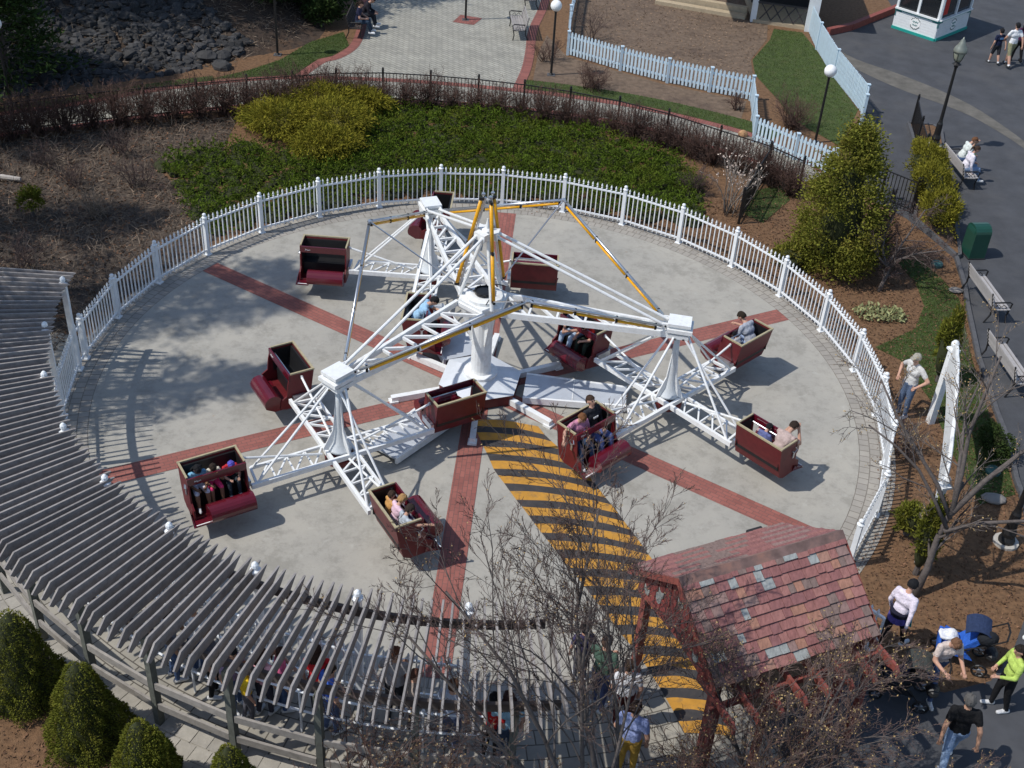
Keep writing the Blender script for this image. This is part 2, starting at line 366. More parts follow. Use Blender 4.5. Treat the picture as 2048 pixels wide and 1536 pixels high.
# ================================================================ THE SETTING
def arc(r, a0, a1, n): return [(r*math.cos(R_(a0+(a1-a0)*i/n)), r*math.sin(R_(a0+(a1-a0)*i/n))) for i in range(n+1)]
def WOB(i): return .04*math.sin(i*2.1)+.03*math.sin(i*5.3+1)
sheet('ground', [(-150, -60), (150, -60), (150, 220), (-150, 220)], 0, M['mulch'])
# ride pad
sheet('concrete_pad', arc(8.82, 0, 360, 128)[:-1], .014, M['concrete'])
strip('paver_ring', arc(8.823, -180, 180, 180), arc(9.62, -180, 180, 180), .012, M['ring'])
for k in range(6):
    a = R_(28.3+60*k); r0, r1 = .7, 8.815; wd = .27
    ca, sa = math.cos(a), math.sin(a)
    n = 2; A = [((r0+(r1-r0)*i/n)*ca-wd*sa, (r0+(r1-r0)*i/n)*sa+wd*ca) for i in range(n+1)]; B = [((r0+(r1-r0)*i/n)*ca+wd*sa, (r0+(r1-r0)*i/n)*sa-wd*ca) for i in range(n+1)]
    strip('brick_band', A, B, .020, M['rayb'])
# painted walkway to the ride: alternating stripes, butted edge to edge
LE = [(-.1, -.9), (.0, -1.6), (.52, -3.05), (1.09, -4.05), (1.74, -5.19), (2.24, -6.0), (2.72, -6.82), (3.51, -8.17), (3.94, -9.16), (4.3, -10.2)]
RE = [(1.2, -.9), (1.62, -1.6), (2.55, -2.75), (3.3, -4.2), (3.94, -5.55), (4.22, -6.5), (4.45, -7.4), (4.65, -8.5), (4.85, -9.3), (5.1, -10.2)]
def xat(Ed, y):
    for a, b in zip(Ed, Ed[1:]):
        if b[1] <= y <= a[1]: return a[0]+(b[0]-a[0])*(a[1]-y)/(a[1]-b[1])
    return Ed[0][0] if y > Ed[0][1] else Ed[-1][0]
sw = MB(); y = -1.25; k = 0
while y > -9.6:
    y2 = y-(.255 if k % 2 == 0 else .225); N = 14
    for i in range(N):
        P = []
        for yy, t in ((y, i/N), (y, (i+1)/N), (y2, (i+1)/N), (y2, i/N)):
            l, r = xat(LE, yy), xat(RE, yy); x = l+(r-l)*t; P.append((x, yy-.1*(r-l)**2*t*t/2+.05*math.sin(t*3.1)+.012*math.sin(9*t+yy*7), .026))
        sw.add(P, [(3, 2, 1, 0)], k % 2)
    y = y2; k += 1
struct('striped_walkway', sw, [M['yellowpaint'], M['blackpaint']])
# queue paving under the pergola
strip('queue_pavement', arc(9.623, -186, -60, 80), arc(11.95, -186, -60, 80), .008, M['qpaver'])
qp = [o for o in COL.objects if o.name == 'queue_pavement'][0]
cell = .31; rows = [(11.02, 11.33), (11.33, 11.64), (11.64, 11.95)]
for (ra, rb) in rows:                                                        # the pavers one can pick out at the open outer edge
    da = math.degrees(cell/ra); a = -141+random.random()*da*.5
    while a < -98:
        b = MB(); j = .012; P = [(r*math.cos(R_(t)), r*math.sin(R_(t)), .004) for r, t in ((ra+j, a+da*.02), (rb-j, a+da*.02), (rb-j, a+da*.97), (ra+j, a+da*.97))]
        zt = .014+random.uniform(-.003, .003); b.extr(P, (0, 0, zt)); b.build('paver', M['paverpiece'], qp); a += da
# walkway behind the black fence
WT = spline([(-26, 7.4), (-21, 10.6), (-16.48, 13.41), (-14.42, 14.58), (-12.48, 16.0), (-10.36, 17.18), (-7.74, 18.1), (-3.6, 18.5), (.42, 18.3), (2.3, 18.05), (4.95, 17.4), (8.2, 15.9), (9.6, 14.6), (10.5, 13.2)], 5)
WB = spline([(-25, 5.6), (-20.2, 8.8), (-15.78, 11.58), (-13.36, 12.85), (-10.96, 14.13), (-8.69, 15.14), (-5.79, 16.0), (-2.57, 16.5), (.57, 16.4), (2.81, 16.05), (4.85, 15.4), (7.72, 13.7), (8.7, 12.9), (9.5, 12.0)], 5)
strip('brick_walk', WT, WB, .010, M['paver'])
strip('brick_border', WT, offset(WT, -.32), .016, M['border']); strip('brick_border', WB, offset(WB, .28), .016, M['border'])
PL = spline([(-7.74, 18.1), (-7.2, 19.7), (-6.67, 20.28), (-6.25, 21.5), (-6.28, 23.7), (-6.6, 26.65), (-6.8, 34), (-7, 45)], 4)
PR = spline([(.42, 18.3), (.67, 20.2), (.76, 22), (.82, 24.5), (1.26, 28.3), (1.5, 36), (1.6, 45)], 4)
sheet('plaza', [(x, y) for x, y in PL]+[(x, y) for x, y in reversed(PR)]+[(-3.6, 18.5)], .007, M['paver'])
strip('brick_border', PL, offset(PL, -.36), .016, M['border']); strip('brick_border', PR, offset(PR, .36), .016, M['border'])
sheet('brick_square', [(-2.6, 24.75), (-1.75, 24.55), (-1.45, 25.4), (-2.35, 25.65)], .017, M['border'])
# asphalt, kerbs, planter
KERB = [(13.3, 7.9), (13.13, 6.34), (12.92, 5.24), (12.54, 2.79), (12.32, .3), (12.28, -.64), (12.05, -2.1), (12.0, -2.77), (11.6, -4.5), (10.95, -6.39), (10.57, -7.07), (9.85, -8.0), (8.91, -8.35), (8.15, -8.18), (7.68, -7.57)]
sheet('asphalt_path', [(12.05, 26.4), (12.1, 24.4), (12.25, 21.5), (12.65, 18.2), (11.7, 14.2), (11.45, 11.5), (12.4, 10.2)]+KERB+[(7.2, -8.3), (5.2, -9.5), (4.3, -10.4), (3.2, -11.6), (-1, -14.2), (-1, -40), (80, -40), (80, 120), (16.3, 120), (16.3, 29.9), (13.8, 27.0), (12.73, 26.2)], .006, M['asphalt'])
sheet('tan_strip', spline([(12.5, 25.2), (13.45, 23.6), (14.85, 22.3), (16.34, 20.55), (17.3, 18.7), (18.2, 15.5), (18.3, 12)], 4)+spline([(18.2, 12), (17.9, 15.5), (16.9, 18.1), (16.0, 19.35), (14.5, 20.8), (13.3, 22.4), (12.5, 23.8)], 4), .010, M['tanband'])  # tan strip, paler than the asphalt under it
kb = MB(); ks = resample(KERB[:8], .6)
for a, b in zip(ks, ks[1:]): kb.bar((*a, .03), (*b, .03), .11, .16)
struct('kerb', kb, M['kerb'])
PB = [(14.05, 17.4), (14.9, 17.35), (15.1, 17.0), (14.6, 14.3), (13.9, 10.7), (13.65, 9.1), (13.42, 8.0), (13.3, 7.9), (12.6, 10.1), (13.2, 12.2), (13.75, 14.2)]
pbm = MB(); pbm.extr([(x, y, .002) for x, y in PB], (0, 0, .11)); struct('planter_bed', pbm, M['mulch'])
pk = MB(); pr = resample(PB+[PB[0]], .5)
for a, b in zip(pr, pr[1:]): pk.bar((*a, .07), (*b, .07), .1, .15)
struct('kerb', pk, M['kerb'])
rc = MB(); rc.bar((12.73, 26.25, .12), (13.81, 27.05, .12), .22, .3); rc.bar((13.81, 27.05, .12), (17, 30.6, .12), .22, .3); struct('red_kerb', rc, M['redtimber'])
# planted areas
G1 = [(11.47, 7.59), (12.22, 7.69), (12.60, 6.62), (12.80, 5.59), (12.36, 2.64), (12.15, 0.31), (12.1, -0.84), (11.9, -2.61), (11.01, -3.04), (10.84, -1.16), (10.84, 0.76), (10.48, 2.41), (9.95, 2.91), (11.21, 3.93), (11.73, 5.14), (11.77, 6.37)]
G2 = [(10.55, 26.5), (11.7, 26.3), (11.95, 24.5), (12.15, 21.5), (12.5, 18.5), (11.3, 15.2), (9.9, 17.2), (9.72, 18.71), (9.13, 21.23), (9.22, 22.79), (10.22, 25.18)]
G3 = [(-10.5, 17.35), (-9.39, 18.39), (-8.53, 19.53), (-7.77, 21.48), (-6.7, 22.8), (-6.27, 21.39), (-6.72, 20.28), (-7.2, 19.89), (-7.76, 18.21)]
G4 = [(7.75, 11.28), (8.78, 11.96), (8.95, 10.95), (7.9, 9.3), (7.41, 9.75)]
G5 = offset(WT, .9)[40:58]+list(reversed(offset(WT, .06)[40:58]))
G6 = offset(WT, .45)[8:26]+list(reversed(offset(WT, .05)[8:26]))
GRASS = [G1, G2, G3, G4, G5, G6]
for g in GRASS: sheet('lawn', g, .012, M['grass'])
LIT = [(2.2, 22.2), (5.6, 20.1), (8.6, 19.0), (9.05, 21.2), (9.15, 22.8), (10.1, 25.2), (10.4, 27.2), (10, 45), (2.2, 45)]
sheet('leaf_bed', LIT, .008, M['leaflitter'])
sheet('leaf_bed', [(.75, 18.8), (5, 18.2), (8.1, 16.9), (8.5, 18.6), (5.55, 19.7), (2.0, 21.8), (1.2, 24), (.9, 22)], .005, M['leaflitter'])
# slope at the upper left
def slope_z(x, y):
    d = (x+16.5)*-.522+(y-13.9)*.853-1.3; e = min(1, max(0, (-7.4-x-.12*max(0, y-22))/2.2))
    if d <= 0: return -.05
    return (.30*d+.10*math.sin(x*1.3)*math.sin(y*1.1)*min(1, d))*e-.02
sm = MB(); NX, NY = 64, 60; X0, X1, Y0, Y1 = -40, -6.6, 9, 48
for j in range(NY+1):
    for i in range(NX+1):
        x = X0+(X1-X0)*i/NX; yy = Y0+(Y1-Y0)*j/NY; sm.v.append((x, yy, slope_z(x, yy)))
for j in range(NY):
    for i in range(NX):
        a = j*(NX+1)+i; sm.f.append((a, a+1, a+NX+2, a+NX+1)); sm.m.append(0)
o = sm.build('slope', M['slope'], smooth=True); o['kind'] = 'structure'
# ---- scattered ground matter (cannot be counted)
def stuff(name, Vv, Q, m, label, cat):
    o = npmesh(name, Vv, Q, m); tag(o, label, cat, kind='stuff'); return o
def grass_blades():
    Vs, Qs, off = [], [], 0
    for g, n in zip(GRASS, (16000, 12000, 7000, 1500, 5000, 2500)):
        P = scatter(g, n); C = np.c_[P, np.full(n, .01)]; D = rng.normal(size=(n, 3))*.55; D[:, 2] = 1; D /= np.linalg.norm(D, axis=1)[:, None]
        v, q = blades(C, D, rng.uniform(.03, .075, n), .007); Vs.append(v); Qs.append(q+off); off += len(v)
    stuff('grass', np.vstack(Vs), np.vstack(Qs), M['blade'], 'short spring grass growing on the lawns around the ride', 'grass')
grass_blades()
def chips(poly, n, m, label, nm='mulch_chips', s=(.03, .09), cat='mulch'):
    P = scatter(poly, n); C = np.c_[P, rng.uniform(.012, .035, n)]; D = rng.normal(size=(n, 3)); D[:, 2] *= .25; D /= np.linalg.norm(D, axis=1)[:, None]
    v, q = leafquads(C, D, rng.uniform(*s, n), rng.uniform(.008, .022, n)); stuff(nm, v, q, m, label, cat)
def ringpoly(r0, r1, a0, a1): return arc(r0, a0, a1, 40)+list(reversed(arc(r1, a0, a1, 40)))
BEDR = arc(9.75, -50, 62, 40)+[(7.0, 11), (9.4, 11.8), (11.3, 11.4), (12.3, 10), (13.2, 7.9)]+KERB[1:]
chips(BEDR, 15000, M['chip'], 'brown bark chips on the bed between the white fence and the path')
chips(LIT, 9000, mat('litter_leaf', (.24, .16, .10), .9, var=.2, island=.6), 'dry fallen leaves behind the pale picket fence', 'leaf_litter', (.05, .12), 'leaves')
chips(ringpoly(12.0, 14.5, -140, -85), 3500, M['chip'], 'brown bark chips around the clipped spruces')
LEFTBED = [(-20, 7.6), (-15.6, 11.2), (-13.2, 12.4), (-10.8, 13.6), (-8.9, 14.2), (-8.8, 11.2), (-10.6, 10.4), (-8.9, 8.2), (-7.6, 6.4), (-9.9, 1.6), (-10.2, -.2), (-22, 0)]
sheet('brush_bed', LEFTBED, .004, mat('brush_soil', (.075, .056, .042), .95, var=.5, scale=7, bump=.9, bscale=35, dirt=(.12, .09, .065, .7), dscale=2))
def dry_brush():
    n = 15000; P = scatter(LEFTBED, n); C = np.c_[P, rng.uniform(0, .12, n)]; D = rng.normal(size=(n, 3)); D[:, 2] = np.abs(D[:, 2])*.55+.05; D /= np.linalg.norm(D, axis=1)[:, None]
    v, q = blades(C, D, rng.uniform(.12, .5, n), rng.uniform(.004, .012, n)); stuff('dry_brush', v, q, M['drystalk'], 'tangle of dry brown stalks and brush on the bed left of the ride', 'brush')
    n = 9000; P = scatter(LEFTBED, n); C = np.c_[P, rng.uniform(.01, .08, n)]; D = rng.normal(size=(n, 3)); D[:, 2] *= .3; D /= np.linalg.norm(D, axis=1)[:, None]
    v, q = leafquads(C, D, rng.uniform(.05, .12, n), rng.uniform(.015, .035, n)); stuff('fallen_leaves', v, q, M['chip'], 'brown fallen leaves under the dry brush left of the ride', 'leaves')
dry_brush()
def rocks():
    Vs, Qs, off = [], [], 0; n = 1500; ic = MB(); ic.ball((0, 0, 0), 1, 6, 4)
    base = np.array(ic.v); P = scatter([(-19, 13.6), (-15.8, 15.2), (-12, 17.5), (-10.4, 19.0), (-9.8, 20.4), (-12.5, 22.6), (-20, 20.5)], n)
    tri = np.array([(f[0], f[1], f[2], f[-1]) for f in ic.f])
    for x, y in P:
        s = random.uniform(.09, .26); sc = np.array([random.uniform(.7, 1.3), random.uniform(.6, 1.2), random.uniform(.4, .8)])*s
        jit = base*(1+rng.normal(size=(len(base), 1))*.16); a = random.random()*6.28; c, si = math.cos(a), math.sin(a)
        w_ = jit*sc; w_ = np.c_[w_[:, 0]*c-w_[:, 1]*si, w_[:, 0]*si+w_[:, 1]*c, w_[:, 2]]+[x, y, slope_z(x, y)+.03]
        Vs.append(w_); Qs.append(tri+off); off += len(base)
    me = bpy.data.meshes.new('rock_slope'); Vv = np.vstack(Vs); Qq = [tuple(dict.fromkeys(q)) for q in np.vstack(Qs).tolist()]
    me.from_pydata(Vv.tolist(), [], Qq); me.materials.append(M['rock']); me.update(); o = obj('rock_slope', me); tag(o, 'dark broken rocks covering the shaded slope at upper left', 'rocks', kind='stuff')
    for i, (x, y, s) in enumerate([(-11.05, 19.0, .42), (-10.55, 19.2, .36), (-10.4, 18.4, .4)]):
        b = MB(); b.ball((0, 0, 0), (s, s*.8, s*.55), 9, 7); b.v = [tuple(np.array(p)*(1+random.uniform(-.13, .13))) for p in b.v]
        r = b.build('boulder', M['rock']); r.location = (x, y, slope_z(x, y)+.12); r.rotation_euler = (0, 0, i*1.3)
        tag(r, ['larger grey boulder at the foot of the rock slope, farthest back', 'grey boulder at the foot of the rock slope, rightmost of three', 'grey boulder at the foot of the rock slope, nearest the lawn'][i], 'boulder', 'boulders by the lawn')
    n = 16000; P = scatter([(-26, 13), (-18, 13.4), (-15.8, 15.2), (-12, 17.5), (-10.2, 18.9), (-8.3, 21.5), (-7.6, 27), (-26, 30)], n)
    C = np.c_[P, [slope_z(a, b)+.05 for a, b in P]]; D = rng.normal(size=(n, 3)); D[:, 2] = np.abs(D[:, 2])*.4; D /= np.linalg.norm(D, axis=1)[:, None]
    v, q = blades(C, D, rng.uniform(.1, .45, n), rng.uniform(.006, .016, n)); stuff('slope_litter', v, q, M['drystalk'], 'dead twigs and leaves among the rocks on the slope', 'litter')
rocks()
def moss_cracks():                                                          # weeds in the ring joints along the right of the pad
    n = 2600; a = rng.uniform(R_(-48), R_(88), n); r = 9.62-np.abs(rng.normal(size=n))*.2; C = np.c_[r*np.cos(a), r*np.sin(a), np.full(n, .012)]
    D = rng.normal(size=(n, 3)); D[:, 2] = np.abs(D[:, 2])*.3; D /= np.linalg.norm(D, axis=1)[:, None]; v, q = leafquads(C, D, rng.uniform(.03, .08, n), rng.uniform(.006, .014, n))
    stuff('blown_debris', v, q, M['chip'], 'leaf crumbs blown along the foot of the white fence', 'debris')
moss_cracks()
# ================================================================ THE RIDE
def pol(r, a, z=0): return Vector((r*math.cos(R_(a)), r*math.sin(R_(a)), z))
RB, AL = 4.388, 231.149
HUBS = [(AL, 32.632), (AL+120, 45.046), (AL+240, -.763)]                    # boom angle, spin of the four-armed sweep
ride = empty('scrambler_ride'); tag(ride, 'white steel spinning ride with three booms and twelve maroon tub cars', 'ride')
b = MB(); hexp = [(.98, .28), (1.0, .34), (.34, .46), (.3, .46)]
o0 = len(b.v)
ang6 = [AL-180+a for a in (-31, 31, 89, 151, 209, 271)]
for r, z in ((1.0, .05), (1.0, .30), (1.02, .31), (.38, .47)):
    for a in ang6: b.v.append(tuple(pol(r, a, z)))
for i in range(3):
    for k in range(6): b.f.append((i*6+k, i*6+(k+1) % 6, (i+1)*6+(k+1) % 6, (i+1)*6+k)); b.m.append(0 if i else 1)
b.f.append(tuple(range(18, 24))); b.m.append(0)
b.build('base_cover', [mat('base_plate', (.68, .71, .74), .4, .1, var=.06, scale=3, dirt=(.5, .52, .54, .3), dscale=4), M['maroon2']], ride)
for pa in (-4, 116, 236):                                                     # deck plates and outriggers between the booms
    d = MB(); e = pol(1, pa); g = pol(1, pa+90)
    P = [e*1.06+g*.47, e*1.06-g*.47, e*3.45-g*.36, e*3.45+g*.36]; d.extr([(p.x, p.y, .17) for p in P], (0, 0, .05)); d.build('deck_plate', M['deck'], ride)
    d = MB(); d.bar(e*1.06+g*.48+V(0, 0, .15), e*3.45+g*.37+V(0, 0, .15), .06, .16); d.bar(e*1.06-g*.48+V(0, 0, .15), e*3.45-g*.37+V(0, 0, .15), .06, .16); d.bar(e*2.2+g*.41+V(0, 0, .226), e*2.2-g*.41+V(0, 0, .226), .02, .006); d.split('deck_frame', M['white'], ride)
    for s in (-34, 33):
        q = MB(); q.bar(pol(.8, pa+s, .12), pol(2.15, pa+s, .1), .13, .15); q.box(pol(2.1, pa+s, .04), (.2, .2, .06), R_(pa+s)); q.build('outrigger', M['white'], ride)
b = MB(); b.lathe([(.4, .455), (.4, .52), (.26, .53), (.235, .6), (.235, 1.55), (.26, 2.25), (.26, 2.3)], 20)
for k in range(3):
    a = AL+60+120*k; e = pol(1, a); P = [e*.2+V(0, 0, 1.35), e*.24+V(0, 0, 2.3), e*.56+V(0, 0, 2.3), e*.52+V(0, 0, 2.15), e*.27+V(0, 0, 1.35)]; g = pol(.03, a+90)
    b.extr([p-g for p in P], g*2)
b.build('column', M['white'], ride, smooth=False)
b = MB(); tri = [pol(.58, AL+60+120*k+s, 0) for k in range(3) for s in (-22, 22)]; b.extr([(p.x, p.y, 2.3) for p in tri], (0, 0, .22)); b.lathe([(.42, 2.52), (.42, 2.60), (.3, 2.62)], 18); b.build('boom_head', M['white'], ride)
b = MB(); b.lathe([(.2, 2.625), (.2, 2.68), (.1, 2.69)], 14)
for k in range(5): b.path([(.22*math.cos(t*.63+k)*(1+.1*math.sin(3*t+k)), .22*math.sin(t*.63+k), 2.68+.03*math.sin(2*t+k)) for t in range(11)], [.012]*11, 5)
for k in range(3): b.path([pol(.2, AL+60+120*k+20, 2.68), pol(.38, AL+60+120*k, 2.7), pol(.55, AL+60+120*k-14, 2.66)], [.012]*3, 5)
b.build('cable_ring', M['blackpad'], ride)
b = MB(); APX = V(0, 0, 4.2); b.lathe([(.07, 4.0), (.12, 4.05), (.12, 4.24), (.05, 4.28), (.015, 4.5)], 8)
for k in range(3):
    a = AL+120*k; e = pol(1, a); b.box(e*.18+V(0, 0, 4.14), (.16, .3, .16), R_(a))
    for s in (-1, 1): b.tube(pol(.05, a+60), pol(.05, a+60), .01) if False else None
for k in range(3): b.tube(V(0, 0, 4.05)+pol(.08, AL+60+120*k), pol(.56, AL+60+120*k, 2.5), .045, n=8)
b.build('mast', M['white'], ride)
def web(b, p0, p1, q0, q1, n, wd, ht, vert=True):
    for i in range(n):
        a0, a1 = p0.lerp(p1, i/n), p0.lerp(p1, (i+1)/n); c0, c1 = q0.lerp(q1, i/n), q0.lerp(q1, (i+1)/n)
        b.bar(a0, c1, wd, ht)
        if vert: b.bar(a1, c1, wd*.95, ht*.95)
# --- one tub car, local x outward from the sweep, y the way riders face
def make_car():
    PR_ = [(-.325, 1.27), (.234, 1.27), (.30, 1.0), (.33, .72), (.47, .63), (.5, .42), (.36, .385), (-.02, .375), (-.16, .45), (-.25, .8)]
    b = MB()
    for x in (-.6, .565): b.extr([(x, y, z) for y, z in PR_], (.035, 0, 0), 0)
    back = [(-.325, 1.27), (-.25, .8), (-.16, .45), (-.02, .375), (.36, .385), (.47, .42)]; th = .03
    nrm = []
    for i in range(len(back)):
        a = back[max(i-1, 0)]; c = back[min(i+1, len(back)-1)]; l = math.hypot(c[0]-a[0], c[1]-a[1]); nrm.append((-(c[1]-a[1])/l, (c[0]-a[0])/l))
    for i in range(len(back)-1):
        P = [back[i], back[i+1], (back[i+1][0]+nrm[i+1][0]*th, back[i+1][1]+nrm[i+1][1]*th), (back[i][0]+nrm[i][0]*th, back[i][1]+nrm[i][1]*th)]
        b.extr([(-.565, y, z) for y, z in P], (1.13, 0, 0), 0)
    car = b.build('car', [M['maroon2']])
    t = MB(); z = 1.285; t.box((0, -.315, z), (1.22, .042, .035)); t.box((-.585, -.035, z), (.038, .51, .034)); t.box((.585, -.035, z), (.038, .51, .034)); t.build('rim_trim', M['cream'], car)
    s = MB(); s.box((0, -.05, .70), (1.12, .36, .1)); s.bar((0, -.255, .78), (0, -.285, 1.2), 1.12, .045, up=(1, 0, 0)) if False else None
    s.extr([(-.56, -.22, .75), (-.56, -.285, 1.22), (-.56, -.24, 1.22), (-.56, -.16, .75)], (1.12, 0, 0)); s.build('seat', M['blackpad'], car)
    fl = MB(); fl.box((0, .2, .402), (1.1, .52, .012)); fl.box((-.556, -.03, .95), (.012, .46, .55)); fl.box((.556, -.03, .95), (.012, .46, .55)); fl.box((0, .12, .56), (1.1, .012, .28)); fl.split('lining', M['blackpad'], car)
    l = MB(); l.box((0, .25, 1.19), (1.2, .035, .17)); l.build('lap_board', M['maroon'], car)
    l = MB(); l.path([(-.56, .18, 1.12), (-.5, .16, 1.16), (.5, .16, 1.16), (.56, .18, 1.12)], [.016]*4, 6); l.build('lap_bar', M['steel'], car)
    f = MB(); N = 12; cy, cz, r = .64, .60, .2; prof = []
    for i in range(N+1):
        a = R_(200-230*i/N); prof.append((cy+r*math.cos(a), cz+r*math.sin(a)))
    prof += [(.62, .385), (.47, .39)]
    inner = [(cy+(y-cy)*.9, cz+(zz-cz)*.9) for y, zz in prof]
    for i in range(len(prof)-1): f.extr([(-.56, *prof[i]), (-.56, *prof[i+1]), (-.56, *inner[i+1]), (-.56, *inner[i])], (.89, 0, 0))
    for x in (-.575, .33): f.extr([(x, y, zz) for y, zz in prof], (.015, 0, 0))
    fo = f.build('foot_cover', M['maroon'], car)
    st = MB(); st.extr([(.34, .3, .40), (.6, .3, .40), (.62, .66, .36), (.34, .66, .36)], (0, 0, .03)); st.extr([(.6, .3, .40), (.63, .3, .56), (.66, .66, .36), (.62, .66, .36)], (.012, 0, 0)); st.build('step', M['maroon'], car)
    e = MB(); e.box((.48, .64, .395), (.27, .02, .012)); e.build('step_edge', M['paper'], car)
    k = MB(); k.path([(.615, .1, 1.05), (.64, .16, 1.0), (.635, .24, 1.06), (.61, .2, 1.12)], [.012]*4, 5); k.box((.618, .17, .93), (.02, .05, .16)); k.build('latch', M['steel'], car)
    m = MB(); x0 = .46                                                        # small pale badge on the lap board
    for i in range(5): m.path([(x0-i*.028, .269, 1.17+.014*math.sin(i*2)), (x0-.012-i*.028, .270, 1.2+.012*math.cos(i)), (x0-.02-i*.028, .269, 1.175)], [.006]*3, 4)
    m.build('badge', M['paper'], car)
    return car
proto = make_car(); first = True; CARS = []
for hi, (ba, fi) in enumerate(HUBS):
    e = pol(1, ba); g = pol(1, ba+90); h = e*RB
    # boom: flat ladder truss
    b = MB(); z = V(0, 0, 2.4); L0, L1 = e*.45+g*.40+z, e*4.2+g*.17+z; R0, R1 = e*.45-g*.40+z, e*4.2-g*.17+z
    b.bar(L0, L1, .075, .14); b.bar(R0, R1, .075, .14); b.build('boom', M['white'], ride)
    b = MB(); web(b, L0, L1, R0, R1, 6, .05, .065); b.bar(L0, R0, .07, .1); b.build('boom_lattice', M['white'], ride)
    b = MB()
    for s in (-1, 1): b.tube(e*.2+g*s*.09+V(0, 0, 4.16), e*4.12+g*s*.15+V(0, 0, 2.58), .034, n=8)
    b.split('tension_rod', M['white'], ride)
    b = MB(); b.box(h+V(0, 0, 2.655), (.5, .44, .07), R_(ba)); b.box(h+e*.02+V(0, 0, 2.52), (.56, .5, .09), R_(ba)); b.box(h+V(0, 0, 2.38), (.46, .46, .1), R_(ba)); b.box(h+V(0, 0, 2.595), (.40, .34, .06), R_(ba)); b.build('hub_cap', M['white'], ride)
    b = MB()
    for s in (-1, 1):
        b.box(h-e*.3+g*s*.17+V(0, 0, 2.58), (.14, .03, .14), R_(ba))
    b.split('rod_bracket', M['white'], ride)
    bo = MB()
    for s in (-1, 1):
        c = h-e*.3+g*s*.17+V(0, 0, 2.6); bo.tube(c-g*.04, c+g*.04, .022, n=8)
    for k in range(8):
        a = fi+22.5+45*k; c = h+pol(.26, a, 2.34); bo.tube(c-pol(.03, a+90), c+pol(.03, a+90), .02, n=6)
    bo.build('bolt_set', M['blackmetal'], ride)['kind'] = 'stuff'
    b = MB(); b.lathe([(.26, .70), (.23, .74), (.14, .9), (.095, 1.2), (.075, 1.7), (.065, 2.36)], 14, (h.x, h.y, 0)); b.build('spindle', mat('spindle_grey', (.62, .65, .66), .35, .1, var=.05), ride, smooth=True)
    b = MB()
    for k in range(3):
        a = fi+45+120*k; c = h; ee = pol(1, a); gg = pol(.015, a+90); P = [c+ee*.06+V(0, 0, 2.0), c+ee*.14+V(0, 0, 1.2), c+ee*.36+V(0, 0, .72), c+ee*.05+V(0, 0, .72)]; b.extr([p-gg for p in P], gg*2)
    b.split('gusset', M['white'], ride)
    b = MB(); b.lathe([(.2, .36), (.34, .42), (.34, .55), (.2, .58)], 12, (h.x, h.y, 0)); b.build('drive_housing', M['maroon2'], ride)
    # the four-armed sweep: two crossed flat trusses
    fe, fg = pol(1, fi), pol(1, fi+90); zz = V(0, 0, .647)
    for (u, v) in ((fe, fg), (fg, -fe)):
        sgn = -1 if u is fe else 1
        dz = V(0, 0, 0) if u is fe else V(0, 0, -.004)
        b = MB(); D0, D1 = h+u*-2.06+v*.287*sgn+zz+dz, h+u*2.06+v*.287*sgn+zz+dz; S0, S1 = h-u*1.88-v*.27*sgn+zz+dz, h+u*1.88-v*.27*sgn+zz+dz
        b.bar(D0, D1, .07, .11); b.bar(S0, S1, .055, .07); b.build('sweep_arm', M['white'], ride)
        b = MB()
        for (m0, m1, n0, n1) in ((h+u*.3+v*.287*sgn+zz, D1-u*.12, h+u*.3-v*.27*sgn+zz, S1), (h-u*.3+v*.287*sgn+zz, D0+u*.12, h-u*.3-v*.27*sgn+zz, S0)): b = MB(); web(b, n0, n1, m0, m1, 4, .036, .045); b.bar(n1, m1, .05, .06); b.build('sweep_lattice', M['white'], ride)
        b.split('sweep_lattice', M['white'], ride) if False else None
    for k in range(4):
        a = fi+90*k; u = pol(1, a); v = pol(1, a+90)
        b = MB(); b.tube(h+pol(.24, a+16, 2.36), h+u*1.95+v*.27*(1 if k in (1, 2) else -1)*(1)+zz, .028, n=7); b.tube(h+pol(.24, a-16, 2.36), h+u*1.85-v*.26*(1 if k in (1, 2) else -1)+zz, .026, n=7); b.split('stay_rod', M['white'], ride)
        b = MB(); b.path([h+u*.42+v*.02+V(0, 0, .70), h+u*1.0+v*.0+V(0, 0, .86), h+u*2.08-v*.02+V(0, 0, 1.17)], [.026, .026, .026], 7); b.ball(h+u*2.09-v*.02+V(0, 0, 1.175), .035, 6, 5); b.build('car_brace', M['white'], ride)
        b = MB(); b.box(h+u*2.07+V(0, 0, .66), (.07, .42, .14), R_(a)); b.box(h+u*2.09-v*.02+V(0, 0, 1.17), (.05, .06, .06), R_(a)); b.split('car_bracket', M['steel'], ride)
        c = proto if first else copy_tree(proto); first = False; c.parent = ride
        cl = h+u*2.72; c.location = (cl.x, cl.y, 0); c.rotation_euler = (0, 0, R_(a)); CARS.append((hi, k, cl, a))
